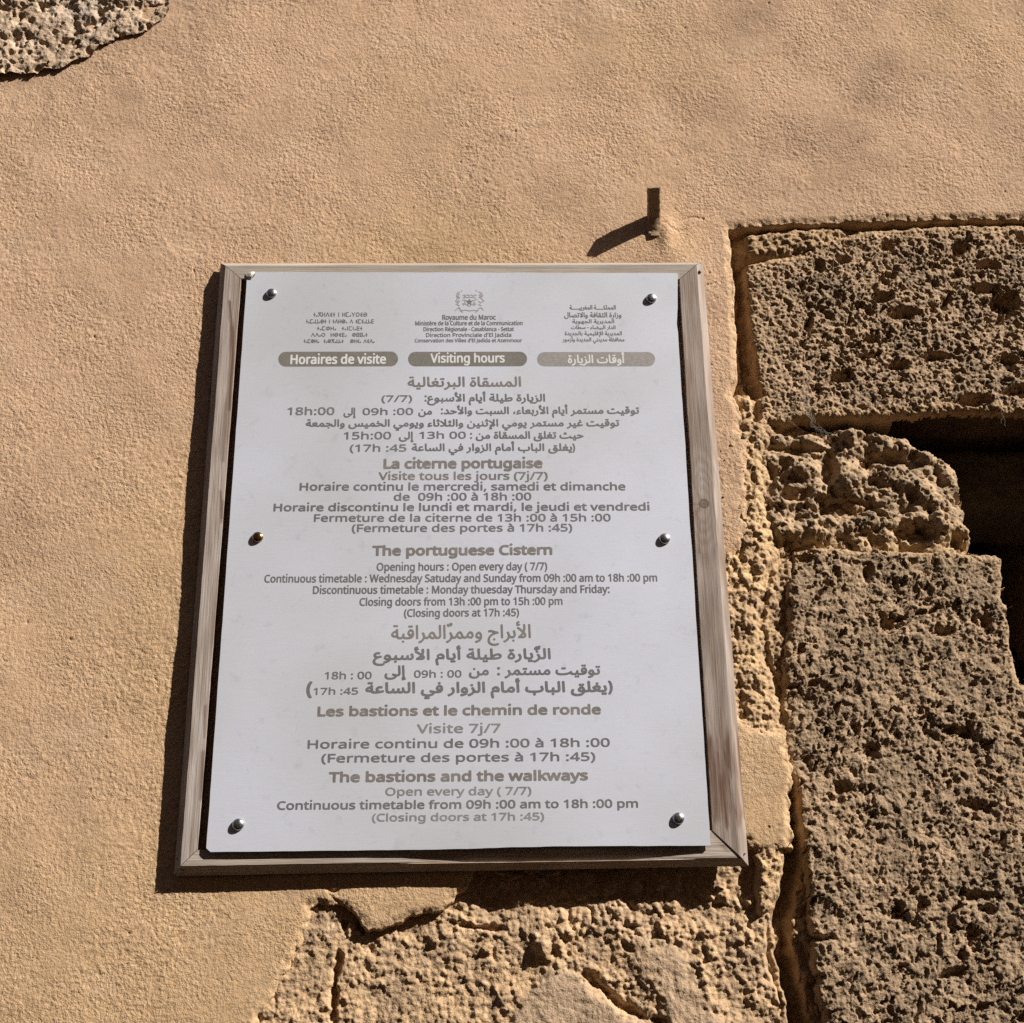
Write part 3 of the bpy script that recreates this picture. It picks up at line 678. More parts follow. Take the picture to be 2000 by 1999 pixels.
GLYPHS = {
 'l': {
  39: (72, [[51,229,45,146,27,146,21,229]]),
  40: (96, [[13,88,14,114,18,139,24,164,33,187,45,209,60,229,87,229,67,197,53,163,44,126,41,88,43,64,47,39,53,15,62,-8,73,-30,86,-51,60,-51,45,-31,33,-9,24,13,18,38,14,62]]),
  41: (96, [[83,88,82,62,78,38,72,13,63,-9,51,-31,36,-51,10,-51,23,-30,35,-8,43,15,50,39,54,64,55,88,54,113,50,138,43,163,35,186,23,208,10,229,36,229,51,209,63,187,72,164,78,139,82,114]]),
  44: (86, [[62,34,54,9,44,-17,34,-41,13,-41,19,-15,25,12,29,37,59,37]]),
  45: (103, [[13,73,13,98,90,98,90,73]]),
  47: (119, [[116,229,31,0,3,0,89,229]]),
  48: (183, [[168,115,167,88,164,65,158,45,150,28,140,15,127,5,110,-1,91,-3,68,0,49,11,34,28,24,51,18,81,16,115,18,149,23,178,33,202,47,219,67,229,91,233,115,229,134,219,149,202,159,178,166,149], [44,115,45,86,49,63,55,44,64,31,76,23,91,21,107,23,119,31,128,44,134,62,138,86,139,115,138,144,134,167,128,185,119,198,107,206,91,209,76,206,64,198,55,185,49,167,45,144]]),
  49: (183, [[114,0,86,0,86,160,86,176,87,188,88,200,78,191,68,182,43,162,29,181,90,229,114,229]]),
  51: (183, [[158,175,157,161,152,149,145,139,136,131,124,125,111,121,111,119,135,113,152,102,162,86,165,65,163,46,156,30,144,16,127,5,105,-1,77,-3,60,-3,44,0,29,3,14,9,14,36,29,29,46,25,62,22,78,21,104,24,122,33,132,47,136,66,134,79,128,89,119,97,106,102,90,105,72,106,49,106,49,130,72,130,89,132,103,136,115,142,123,151,128,161,129,174,126,188,118,199,105,206,88,209,76,208,65,206,47,199,30,189,16,209,29,217,46,225,65,230,87,232,119,228,141,216,154,198]]),
  52: (183, [[177,52,144,52,144,0,116,0,116,52,7,52,7,76,115,230,144,230,144,77,177,77], [116,149,117,165,117,178,118,189,118,200,117,200,110,187,103,175,34,77,116,77]]),
  53: (183, [[88,140,110,138,129,132,144,123,156,110,163,93,165,73,163,51,155,32,142,17,126,6,105,-1,80,-3,62,-2,46,0,32,4,20,9,20,36,33,30,48,25,64,22,80,21,96,22,110,26,121,33,129,43,135,55,136,70,133,90,123,105,105,114,79,117,58,115,40,112,26,121,34,229,149,229,149,203,58,203,53,137,68,139]]),
  55: (183, [[44,0,138,203,14,203,14,229,168,229,168,207,75,0]]),
  56: (183, [[91,232,110,231,127,226,141,218,151,208,158,194,160,177,159,164,154,153,147,144,138,135,128,128,116,121,130,114,142,106,152,97,161,86,166,74,167,59,165,41,158,26,147,14,132,4,114,-1,92,-3,70,-1,51,4,35,13,25,25,18,40,16,58,17,73,22,86,30,96,40,106,51,113,63,120,52,127,43,134,35,143,28,153,24,164,23,178,25,194,32,207,43,218,56,226,73,231], [43,58,46,43,55,30,70,22,92,19,112,22,128,30,137,43,140,59,138,70,134,79,127,87,117,94,105,100,92,106,87,108,74,102,63,95,54,87,48,79,45,69], [91,209,75,207,62,201,54,191,51,176,52,166,56,157,63,149,72,143,93,132,113,143,121,149,127,157,131,166,132,176,129,191,121,201,108,207]]),
  57: (183, [[167,131,166,112,164,92,160,73,155,56,147,39,136,25,123,13,106,4,86,-1,62,-3,47,-2,33,0,33,24,46,21,61,20,81,22,98,27,111,36,121,47,129,61,134,77,137,94,138,112,136,112,131,105,124,99,116,93,106,89,95,87,82,86,63,88,47,94,34,104,24,117,18,134,16,155,18,177,25,196,36,212,51,223,68,230,89,232,105,231,120,226,133,218,144,207,154,193,161,176,165,155], [89,209,71,205,57,195,47,179,44,155,47,135,55,120,68,111,88,108,102,109,115,114,124,121,132,130,137,140,138,150,137,160,135,170,131,180,126,190,119,197,111,203,101,207]]),
  58: (86, [[23,17,25,27,29,34,35,38,43,39,50,38,57,34,61,27,63,17,61,7,57,1,50,-3,43,-4,35,-3,29,1,25,7], [23,155,25,165,29,172,35,175,43,176,50,175,57,172,61,165,63,155,61,145,57,138,50,134,43,133,35,134,29,138,25,145]]),
  65: (205, [[175,0,147,71,56,71,29,0,0,0,89,230,115,230,205,0], [113,166,110,175,105,189,102,200,99,187,95,175,92,166,66,97,139,97]]),
  67: (203, [[129,207,112,205,96,201,83,193,71,182,62,169,55,153,51,135,50,115,52,88,59,65,70,47,85,33,105,25,129,22,144,23,157,25,184,31,184,6,171,2,157,-1,142,-3,125,-3,93,0,66,11,46,29,31,52,22,81,20,115,21,140,27,162,36,182,48,200,64,213,82,224,104,230,130,232,147,231,164,229,179,224,193,219,181,194,158,203,144,206]]),
  68: (234, [[215,117,211,81,200,52,183,30,159,13,130,3,95,0,31,0,31,229,102,229,134,226,162,216,184,200,201,179,211,151], [184,116,182,144,174,166,162,183,145,195,123,202,98,204,60,204,60,25,91,25,132,30,161,48,178,76]]),
  69: (178, [[159,0,31,0,31,229,159,229,159,204,60,204,60,132,153,132,153,107,60,107,60,25,159,25]]),
  70: (166, [[60,0,31,0,31,229,159,229,159,204,60,204,60,123,153,123,153,97,60,97]]),
  72: (238, [[206,0,177,0,177,107,60,107,60,0,31,0,31,229,60,229,60,132,177,132,177,229,206,229]]),
  74: (88, [[-1,-61,-15,-60,-25,-57,-25,-32,-14,-35,-2,-36,6,-35,13,-32,20,-28,25,-21,28,-12,30,1,30,229,58,229,58,4,57,-17,51,-33,42,-45,30,-54,16,-59]]),
  76: (168, [[31,0,31,229,60,229,60,26,160,26,160,0]]),
  77: (291, [[132,0,57,201,55,201,57,184,57,163,58,139,58,0,31,0,31,229,74,229,144,41,146,41,217,229,260,229,260,0,231,0,231,141,232,163,233,184,234,200,232,200,156,0]]),
  79: (251, [[231,115,229,89,224,67,216,46,204,29,189,15,171,5,150,-1,125,-3,100,-1,79,5,60,16,46,29,34,46,26,67,21,90,20,115,22,148,31,177,46,200,66,218,93,229,126,233,157,229,183,218,204,200,219,177,228,148], [50,115,52,88,58,65,68,47,83,33,102,25,125,22,149,25,168,33,182,47,192,65,198,88,200,115,196,153,183,183,159,201,126,207,102,204,83,196,68,183,58,164,52,142]]),
  80: (194, [[92,229,131,225,157,211,173,190,178,162,177,148,173,135,167,122,158,111,145,102,130,95,110,91,86,89,60,89,60,0,31,0,31,229], [89,204,60,204,60,114,83,114,103,115,119,119,132,125,141,133,146,145,148,160,144,180,134,193,116,202]]),
  82: (200, [[94,229,120,227,141,222,157,213,169,200,175,184,178,164,176,147,171,133,163,122,154,114,143,108,132,103,195,0,161,0,106,95,60,95,60,0,31,0,31,229], [93,204,60,204,60,119,94,119,118,122,135,130,145,144,148,163,146,176,142,187,134,194,124,200,110,203]]),
  83: (176, [[161,61,159,42,151,26,139,14,123,4,103,-1,79,-3,55,-2,33,2,16,8,16,35,29,30,45,26,63,23,81,22,96,23,109,26,119,32,126,39,131,48,132,59,131,69,127,78,121,85,111,92,97,99,78,106,64,112,52,118,42,124,34,132,28,140,23,150,20,161,19,174,22,191,29,205,40,217,54,225,72,230,92,232,111,231,127,229,142,225,156,219,147,195,134,199,121,203,107,206,92,207,79,206,68,203,59,198,53,191,50,183,48,174,50,163,53,154,60,147,69,140,82,134,98,127,117,120,133,111,145,102,154,91,159,78]]),
  84: (178, [[104,0,75,0,75,204,3,204,3,229,175,229,175,204,104,204]]),
  86: (192, [[192,229,111,0,82,0,0,229,30,229,82,82,88,64,93,48,96,32,100,48,105,64,111,83,162,229]]),
  87: (298, [[294,229,233,0,204,0,159,150,156,164,152,177,149,188,148,195,147,188,144,177,141,164,137,149,94,0,64,0,4,229,34,229,70,89,73,75,76,60,79,47,81,35,83,48,85,62,89,76,93,91,133,229,163,229,205,90,209,75,213,60,215,47,217,35,220,51,224,70,229,89,264,229]]),
  97: (180, [[92,175,120,171,139,161,150,143,154,117,154,0,133,0,128,24,127,24,119,16,111,9,103,3,94,0,82,-2,69,-3,54,-2,41,2,30,9,22,19,17,32,15,48,20,71,35,87,61,98,97,103,126,104,126,114,124,132,117,144,106,150,91,152,78,151,65,148,42,139,34,160,46,166,60,170,76,174], [101,83,74,80,56,73,47,62,44,47,46,35,53,26,63,21,75,20,95,23,112,32,122,47,126,69,126,84]]),
  98: (197, [[55,184,55,164,54,149,55,149,64,159,76,167,90,173,109,175,138,169,160,153,175,125,180,86,177,59,171,37,160,19,146,7,129,-1,109,-3,90,-1,76,4,64,12,55,22,53,22,47,0,27,0,27,244,55,244], [104,151,88,150,75,145,66,136,60,123,57,107,55,87,55,86,58,58,66,37,81,24,105,20,125,24,139,37,148,58,150,86,148,115,139,135,125,147]]),
  99: (154, [[96,-3,75,-1,56,6,40,18,28,35,20,57,18,85,20,114,28,137,41,154,57,166,76,173,98,175,111,174,123,172,135,169,143,166,135,142,117,148,98,150,82,149,69,143,59,134,52,121,48,105,47,85,48,66,52,50,59,38,69,29,81,23,96,21,109,22,121,24,140,31,140,6,131,2,121,-1,110,-3]]),
  100: (197, [[88,-3,59,2,37,19,22,47,18,86,22,124,37,153,60,169,89,175,101,174,112,172,121,168,129,163,142,150,144,150,143,162,142,175,142,244,170,244,170,0,147,0,143,23,142,23,129,10,121,4,112,0,101,-2], [93,20,116,24,131,35,139,54,142,80,142,85,139,114,132,135,116,147,92,152,72,147,58,134,50,112,47,85,50,58,58,37,73,24]]),
  101: (181, [[94,175,114,173,132,166,146,154,156,138,162,119,165,98,165,81,47,81,51,55,62,36,79,25,102,21,117,22,131,24,144,28,157,33,157,8,144,3,131,0,117,-3,100,-3,77,-1,57,7,41,19,28,36,20,58,18,85,20,111,27,133,38,151,54,164,72,172], [93,152,75,149,61,139,52,124,47,103,135,103,134,117,131,129,125,138,117,146,106,150]]),
  102: (110, [[106,150,63,150,63,0,35,0,35,150,5,150,5,163,35,173,35,183,37,203,42,219,50,231,61,239,74,244,91,245,110,244,124,240,117,217,105,221,91,222,79,220,70,213,65,201,63,183,63,172,106,172]]),
  103: (197, [[88,175,104,174,119,169,131,161,142,149,144,149,148,172,170,172,170,-3,168,-25,162,-44,151,-58,136,-69,117,-75,93,-77,75,-76,59,-74,44,-71,31,-66,31,-40,44,-46,60,-50,77,-53,95,-54,114,-50,129,-41,139,-25,142,-5,142,2,142,13,143,23,142,23,132,11,119,3,105,-2,89,-3,59,3,36,20,22,48,18,86,22,122,36,151,59,169], [92,151,79,149,68,144,59,134,52,121,48,105,47,85,50,57,59,37,73,24,93,20,105,21,115,23,124,28,131,34,136,42,140,52,142,65,142,79,142,86,141,107,137,123,130,136,121,145,108,150]]),
  104: (198, [[55,172,55,160,54,148,56,148,62,156,70,163,78,168,88,172,99,174,109,175,129,173,144,168,156,160,165,148,170,132,172,112,172,0,144,0,144,110,142,128,135,141,123,149,106,151,89,150,76,144,66,135,60,123,57,107,55,89,55,0,27,0,27,244,55,244]]),
  105: (83, [[55,172,55,0,27,0,27,172], [42,236,48,235,53,232,57,227,58,218,57,211,53,205,48,202,42,200,35,202,30,205,26,211,25,218,26,227,30,232,35,235]]),
  106: (83, [[7,-77,-7,-76,-18,-73,-18,-50,-8,-53,4,-54,13,-52,21,-48,26,-40,27,-27,27,172,55,172,55,-26,54,-41,50,-53,44,-63,35,-71,22,-75], [25,218,26,227,30,232,35,235,42,236,48,235,53,232,57,227,58,218,57,211,53,205,48,202,42,200,35,202,30,205,26,211]]),
  107: (171, [[55,116,55,103,54,89,55,89,61,96,69,106,76,114,131,172,164,172,94,98,168,0,134,0,75,80,55,63,55,0,27,0,27,244,55,244]]),
  108: (83, [[55,0,27,0,27,244,55,244]]),
  109: (300, [[216,175,241,171,260,160,270,141,274,112,274,0,246,0,246,111,244,128,238,141,227,149,211,151,190,148,175,137,167,119,165,95,165,0,137,0,137,111,136,123,133,133,128,141,121,147,112,150,101,151,86,150,74,144,66,135,60,123,57,108,55,89,55,0,27,0,27,172,50,172,54,149,56,149,62,157,69,163,77,169,87,172,96,174,106,175,125,173,140,168,151,159,159,146,161,146,171,159,184,168,200,173]]),
  110: (198, [[110,175,137,171,157,160,168,141,172,112,172,0,144,0,144,110,142,128,135,141,123,149,106,151,82,147,66,135,58,116,55,89,55,0,27,0,27,172,50,172,54,149,56,149,62,157,70,163,79,169,89,172,99,174]]),
  111: (194, [[177,86,175,66,171,48,164,33,155,20,144,10,130,3,114,-2,97,-3,80,-2,65,3,52,10,40,20,31,33,24,48,19,66,18,86,20,113,27,135,39,152,55,165,74,173,98,175,120,173,139,165,155,152,167,135,174,113], [47,86,48,67,52,51,59,38,69,28,81,22,97,20,113,22,126,28,135,38,142,51,146,67,148,86,146,105,142,121,135,134,126,144,113,149,97,151,74,147,59,134,50,113]]),
  112: (197, [[109,175,138,170,160,153,175,125,180,86,177,59,171,37,160,19,146,7,129,-1,109,-3,96,-2,85,0,76,4,68,9,55,22,54,22,55,8,55,-6,55,-77,27,-77,27,172,50,172,54,149,55,149,68,162,76,167,85,172,96,174], [104,151,88,150,76,145,67,137,61,125,57,110,55,92,55,86,57,67,60,50,66,37,75,28,88,22,105,20,119,22,130,29,139,39,145,52,149,68,150,87,148,113,139,134,125,147]]),
  114: (132, [[107,175,118,175,128,173,124,147,115,149,106,149,96,148,87,145,78,140,71,134,64,125,60,115,56,104,55,92,55,0,27,0,27,172,50,172,54,140,55,140,61,150,68,158,76,165,86,170,96,174]]),
  115: (154, [[139,47,137,32,131,20,121,10,107,3,90,-2,71,-3,54,-2,40,0,27,3,17,8,17,33,28,28,42,24,56,21,71,20,90,21,102,26,110,35,112,45,108,56,103,62,96,67,85,72,70,78,54,85,41,91,31,98,23,106,18,117,16,130,21,149,34,163,55,172,81,175,96,174,110,172,123,168,136,164,126,141,103,149,91,151,79,152,64,151,52,146,46,140,43,131,44,125,47,119,53,114,61,110,88,98,103,92,115,86,126,79,133,70,138,60]]),
  116: (116, [[85,20,98,21,109,23,109,2,96,-2,80,-3,67,-2,55,1,45,8,37,18,31,32,30,50,30,150,5,150,5,164,30,175,41,211,58,211,58,172,107,172,107,150,58,150,58,51,60,37,65,27,74,22]]),
  117: (198, [[171,172,171,0,148,0,144,23,142,23,136,15,128,8,119,3,109,0,99,-3,88,-3,69,-2,53,3,41,12,32,24,27,40,25,59,25,172,54,172,54,61,56,43,63,30,75,23,92,20,109,22,122,27,132,36,138,49,142,64,143,82,143,172]]),
  118: (163, [[65,0,0,172,30,172,67,71,72,55,77,38,81,25,82,25,85,38,91,55,96,71,133,172,163,172,98,0]]),
  119: (252, [[138,97,134,111,131,123,128,134,126,143,125,143,123,134,121,123,118,110,114,97,83,0,51,0,4,172,33,172,56,81,61,62,65,44,68,29,69,29,71,39,74,51,77,64,81,75,111,172,142,172,171,75,176,60,180,43,183,30,184,30,187,43,191,61,196,81,220,172,249,172,201,0,168,0]]),
  121: (164, [[0,172,30,172,68,74,74,57,79,42,82,27,83,27,89,48,98,74,133,172,164,172,89,-24,83,-39,75,-52,66,-62,55,-70,42,-75,27,-77,13,-76,4,-74,4,-52,12,-53,22,-54,32,-53,40,-50,46,-46,52,-40,61,-23,70,-1]]),
  122: (151, [[138,0,13,0,13,19,105,150,18,150,18,172,136,172,136,151,45,22,138,22]]),
  224: (180, [[92,175,120,171,139,161,150,143,154,117,154,0,133,0,128,24,127,24,119,16,111,9,103,3,94,0,82,-2,69,-3,54,-2,41,2,30,9,22,19,17,32,15,48,20,71,35,87,61,98,97,103,126,104,126,114,124,132,117,144,106,150,91,152,78,151,65,148,42,139,34,160,46,166,60,170,76,174], [101,83,74,80,56,73,47,62,44,47,46,35,53,26,63,21,75,20,95,23,112,32,122,47,126,69,126,84], [82,246,91,230,102,213,113,198,113,194,94,194,82,205,68,218,57,232,48,243,48,246]]),
  232: (181, [[94,175,114,173,132,166,146,154,156,138,162,119,165,98,165,81,47,81,51,55,62,36,79,25,102,21,117,22,131,24,144,28,157,33,157,8,144,3,131,0,117,-3,100,-3,77,-1,57,7,41,19,28,36,20,58,18,85,20,111,27,133,38,151,54,164,72,172], [93,152,75,149,61,139,52,124,47,103,135,103,134,117,131,129,125,138,117,146,106,150], [83,246,92,230,103,213,114,198,114,194,95,194,83,205,70,218,58,232,50,243,50,246]]),
  233: (181, [[94,175,114,173,132,166,146,154,156,138,162,119,165,98,165,81,47,81,51,55,62,36,79,25,102,21,117,22,131,24,144,28,157,33,157,8,144,3,131,0,117,-3,100,-3,77,-1,57,7,41,19,28,36,20,58,18,85,20,111,27,133,38,151,54,164,72,172], [93,152,75,149,61,139,52,124,47,103,135,103,134,117,131,129,125,138,117,146,106,150], [139,243,131,232,119,218,105,205,93,194,74,194,74,198,85,213,96,230,105,246,139,246]]),
  32: (83, []),
 },
 'a': {
  45: (76, [[9,54,9,73,67,73,67,54]]),
  58: (64, [[17,13,18,20,21,25,32,29,42,25,45,20,46,13,45,5,42,0,32,-3,21,0,18,5], [17,114,18,122,21,127,32,130,42,127,45,122,46,114,45,107,42,102,32,98,21,102,18,107]]),
  1548: (78, [[38,-1,31,0,24,5,21,15,24,27,30,40,37,53,51,46,46,36,43,28,41,23,49,18,52,12,48,3,44,0]]),
  1600: (64, [[0,-1,2,18,66,18,74,16,76,9,73,2,64,-1]]),
  1614: (0, [[9,143,9,156,63,172,63,158]]),
  1617: (0, [[22,140,14,142,9,146,6,160,7,165,8,172,19,175,18,168,18,162,19,155,24,153,30,157,32,162,32,172,32,179,44,183,44,169,45,163,51,160,56,163,58,170,57,178,54,186,65,189,69,179,70,168,69,161,66,154,60,150,52,148,46,149,40,152,37,156,36,161,41,159,40,152,36,146,29,141]]),
  65152: (97, [[39,11,30,16,21,23,16,33,14,46,15,57,19,67,26,74,34,80,43,83,54,84,63,83,72,81,69,64,61,65,54,66,42,63,35,56,32,46,33,39,37,32,48,23,60,19], [9,-14,4,4,27,10,54,19,82,29,89,12,72,5,50,-2,28,-9]]),
  65155: (56, [[21,0,17,153,36,153,40,0], [5,167,3,180,13,182,21,184,20,179,14,182,8,187,4,194,3,201,3,208,6,213,15,221,27,223,33,222,38,221,36,209,32,210,27,211,18,208,15,202,19,193,26,188,33,186,23,185,35,188,45,192,49,180,35,175,20,171]]),
  65159: (56, [[22,0,17,169,36,169,41,0], [15,-72,13,-59,23,-57,31,-55,30,-60,24,-57,18,-51,14,-45,13,-37,13,-31,16,-25,25,-18,37,-16,43,-16,48,-18,46,-30,42,-29,37,-28,28,-30,25,-37,29,-45,36,-51,43,-53,33,-54,45,-50,55,-47,59,-59,45,-64,30,-68]]),
  65165: (56, [[22,0,17,169,36,169,41,0]]),
  65166: (69, [[69,-1,52,0,40,3,31,9,26,16,23,27,22,40,17,169,37,169,41,47,44,29,46,24,52,21,60,19,71,18,79,16,81,9,78,2]]),
  65167: (235, [[92,-5,99,14,124,15,146,16,165,18,179,21,191,24,199,29,203,35,205,43,204,53,202,64,193,89,211,96,217,79,222,62,224,47,222,34,217,23,209,14,196,7,178,2,156,-2,127,-4], [92,-5,73,-4,55,-2,41,1,29,6,19,13,13,21,8,31,7,43,8,55,11,68,14,80,32,76,29,67,27,58,27,49,28,37,33,29,41,22,55,18,74,15,99,14,103,3], [115,-50,107,-47,103,-38,107,-30,115,-27,123,-30,127,-38,123,-47]]),
  65169: (64, [[0,-1,2,18,21,20,27,22,31,25,33,31,34,39,32,53,27,70,20,88,40,96,45,78,50,59,52,42,50,26,44,13,34,5,19,0], [25,-45,17,-42,14,-34,17,-25,25,-22,34,-25,37,-34,34,-42]]),
  65170: (81, [[0,-1,2,18,18,20,27,27,32,42,37,67,55,64,53,54,51,44,51,35,53,26,62,20,71,19,84,18,91,16,93,9,90,2,81,-1,68,-1,57,2,50,5,44,10,41,16,39,23,46,23,38,11,28,3,16,0], [40,-45,32,-42,28,-34,32,-25,40,-22,48,-25,52,-34,48,-42]]),
  65171: (96, [[48,0,37,1,27,4,19,9,12,16,8,26,7,37,9,49,15,63,26,79,42,95,47,83,31,97,43,112,55,102,66,91,75,79,83,67,87,54,89,41,87,28,81,15,75,9,68,4,59,1], [48,19,61,22,69,30,72,41,70,54,62,68,54,76,44,86,54,86,46,78,39,70,29,54,26,39,27,31,32,24,39,21], [66,133,57,136,54,144,57,153,66,156,74,153,78,144,74,136], [33,133,25,136,22,144,25,153,33,156,42,153,45,144,42,136]]),
  65172: (115, [[115,-1,103,0,93,2,84,7,77,15,72,26,70,40,67,122,86,122,90,44,91,34,94,27,98,23,103,20,118,18,125,16,127,9,124,2], [79,25,66,22,53,21,41,22,30,24,21,29,13,35,9,43,7,53,8,63,12,72,18,80,26,87,36,94,47,99,59,103,72,105,75,85,64,84,54,82,39,75,29,66,26,56,30,47,39,42,52,40,66,41,78,43], [74,150,66,153,63,161,66,170,74,173,83,170,86,161,83,153], [42,150,34,153,30,161,34,170,42,173,50,170,54,161,50,153]]),
  65173: (235, [[92,-5,99,14,124,15,146,16,165,18,179,21,191,24,199,29,203,35,205,43,204,53,202,64,193,89,211,96,217,79,222,62,224,47,222,34,217,23,209,14,196,7,178,2,156,-2,127,-4], [92,-5,73,-4,55,-2,41,1,29,6,19,13,13,21,8,31,7,43,8,55,11,68,14,80,32,76,29,67,27,58,27,49,28,37,33,29,41,22,55,18,74,15,99,14,103,3], [132,95,124,99,120,107,124,115,132,119,140,115,144,107,140,99], [100,95,91,99,88,107,91,115,100,119,108,115,111,107,108,99]]),
  65174: (259, [[92,-5,99,14,114,15,129,16,145,19,161,23,177,28,192,35,205,44,217,56,232,47,229,38,229,32,231,26,241,20,250,19,262,18,269,16,271,9,268,2,259,-1,245,0,232,2,222,6,215,12,212,20,212,30,216,29,206,21,193,14,179,8,164,4,148,0,130,-3,112,-4], [92,-5,73,-4,55,-2,41,1,29,6,19,13,13,21,8,31,7,43,8,55,11,68,14,80,32,76,29,67,27,58,27,49,28,37,33,29,41,22,55,18,74,15,99,14,103,3], [132,95,124,99,120,107,124,115,132,119,140,115,144,107,140,99], [100,95,91,99,88,107,91,115,100,119,108,115,111,107,108,99]]),
  65175: (71, [[0,-1,2,18,24,19,31,21,35,25,38,30,39,39,37,53,32,70,25,88,44,96,50,78,55,59,57,42,56,31,53,22,49,15,43,9,36,4,26,1,14,-1], [52,120,43,124,40,132,43,140,52,144,60,140,63,132,60,124], [19,120,11,124,7,132,11,140,19,144,27,140,31,132,27,124]]),
  65176: (88, [[0,-1,2,18,21,20,27,23,31,27,37,42,42,67,60,64,58,54,56,44,55,35,56,28,59,23,70,20,91,18,98,16,100,9,97,2,88,-1,65,0,53,5,46,13,44,23,51,23,43,11,32,3,19,0], [63,92,55,95,51,103,55,111,63,115,71,111,75,103,71,95], [31,92,22,95,19,103,22,111,31,115,39,111,42,103,39,95]]),
  65178: (259, [[92,-5,99,14,114,15,129,16,145,19,161,23,177,28,192,35,205,44,217,56,232,47,229,38,229,32,231,26,241,20,250,19,262,18,269,16,271,9,268,2,259,-1,245,0,232,2,222,6,215,12,212,20,212,30,216,29,206,21,193,14,179,8,164,4,148,0,130,-3,112,-4], [92,-5,73,-4,55,-2,41,1,29,6,19,13,13,21,8,31,7,43,8,55,11,68,14,80,32,76,29,67,27,58,27,49,28,37,33,29,41,22,55,18,74,15,99,14,103,3], [116,121,108,125,104,133,108,141,116,145,124,141,128,133,124,125], [100,95,92,99,88,107,92,115,100,119,108,115,112,107,108,99], [132,95,124,99,120,107,124,115,132,119,140,115,144,107,140,99]]),
  65179: (71, [[0,-1,2,18,24,19,31,21,35,25,38,30,39,39,37,53,32,70,25,88,44,96,50,78,55,59,57,42,56,31,53,22,49,15,43,9,36,4,26,1,14,-1], [36,146,27,150,24,158,27,166,36,170,44,166,47,158,44,150], [19,120,11,124,8,132,11,140,19,144,28,140,31,132,28,124], [52,120,43,124,40,132,43,140,52,144,60,140,63,132,60,124]]),
  65180: (88, [[0,-1,2,18,21,20,27,23,31,27,37,42,42,67,60,64,58,54,56,44,55,35,56,28,59,23,70,20,91,18,98,16,100,9,97,2,88,-1,65,0,53,5,46,13,44,23,51,23,43,11,32,3,19,0], [47,118,39,121,35,129,39,138,47,141,55,138,59,129,55,121], [31,92,23,95,19,103,23,111,31,115,39,111,43,103,39,95], [63,92,55,95,51,103,55,111,63,115,71,111,75,103,71,95]]),
  65181: (152, [[83,-27,75,-24,71,-15,75,-7,83,-4,91,-7,95,-15,91,-24], [85,-93,69,-92,54,-90,40,-85,27,-78,17,-69,9,-58,4,-45,2,-29,3,-16,6,-3,11,9,18,20,27,31,37,41,49,49,62,57,77,64,93,69,91,66,78,70,65,75,50,78,33,79,21,78,11,75,8,93,21,97,37,99,56,97,73,92,89,86,108,81,120,79,133,79,135,79,136,59,124,59,111,57,99,53,86,49,74,44,62,37,51,29,41,20,33,10,27,-2,23,-14,22,-27,23,-39,27,-48,33,-56,41,-63,51,-68,62,-71,75,-73,88,-74,99,-73,112,-71,124,-68,135,-64,142,-80,128,-86,114,-90,99,-93]]),
  65184: (151, [[151,-1,133,0,118,5,112,9,107,15,103,23,100,33,114,41,117,33,121,27,127,23,134,20,153,18,161,16,163,9,160,2], [0,-1,2,18,26,20,50,26,71,34,92,46,77,55,60,62,50,63,39,64,32,64,26,63,18,61,14,79,27,82,39,83,51,83,62,80,80,73,95,65,109,57,124,55,129,55,130,37,120,37,111,35,95,27,78,18,58,9,46,5,33,2,17,0], [62,-44,53,-41,50,-32,53,-24,62,-21,70,-24,74,-32,70,-41]]),
  65187: (140, [[0,-1,2,18,26,20,50,26,71,34,92,46,77,55,60,62,50,63,39,64,32,64,26,63,18,61,14,79,27,82,39,83,51,83,62,80,80,73,95,65,109,57,124,55,129,55,130,37,120,37,111,35,95,27,78,18,58,9,46,5,33,2,17,0]]),
  65188: (151, [[151,-1,133,0,118,5,112,9,107,15,103,23,100,33,114,41,117,33,121,27,127,23,134,20,153,18,161,16,163,9,160,2], [0,-1,2,18,26,20,50,26,71,34,92,46,77,55,60,62,50,63,39,64,32,64,26,63,18,61,14,79,27,82,39,83,51,83,62,80,80,73,95,65,109,57,124,55,129,55,130,37,120,37,111,35,95,27,78,18,58,9,46,5,33,2,17,0]]),
  65192: (151, [[151,-1,133,0,118,5,112,9,107,15,103,23,100,33,114,41,117,33,121,27,127,23,134,20,153,18,161,16,163,9,160,2], [0,-1,2,18,26,20,50,26,71,34,92,46,77,55,60,62,50,63,39,64,32,64,26,63,18,61,14,79,27,82,39,83,51,83,62,80,80,73,95,65,109,57,124,55,129,55,130,37,120,37,111,35,95,27,78,18,58,9,46,5,33,2,17,0], [37,108,29,111,25,120,29,128,37,131,45,128,49,120,45,111]]),
  65194: (126, [[51,18,62,19,70,21,76,24,80,28,83,38,81,50,74,65,64,82,52,101,69,111,85,85,96,62,104,41,107,32,111,26,120,20,128,18,136,16,138,9,135,2,126,-1,111,2,104,6,98,11,93,19,90,30,100,37,99,28,96,19,90,11,81,4,68,0,51,-1,34,0,20,4,8,11,18,27,31,21,40,19]]),
  65197: (87, [[1,-55,-6,-37,15,-28,31,-18,42,-8,49,4,52,15,54,25,52,38,47,52,37,72,55,80,62,65,67,51,70,38,71,27,70,13,67,0,61,-11,54,-21,45,-30,36,-37,18,-48]]),
  65198: (94, [[1,-55,-6,-37,10,-31,23,-24,33,-16,41,-8,47,0,51,9,54,25,52,37,48,49,37,72,55,80,62,64,69,49,73,36,77,27,82,22,88,19,96,18,103,16,106,9,102,2,94,-1,84,0,77,2,71,7,67,12,63,25,70,21,68,6,63,-8,55,-20,45,-30,34,-39,23,-46,11,-52]]),
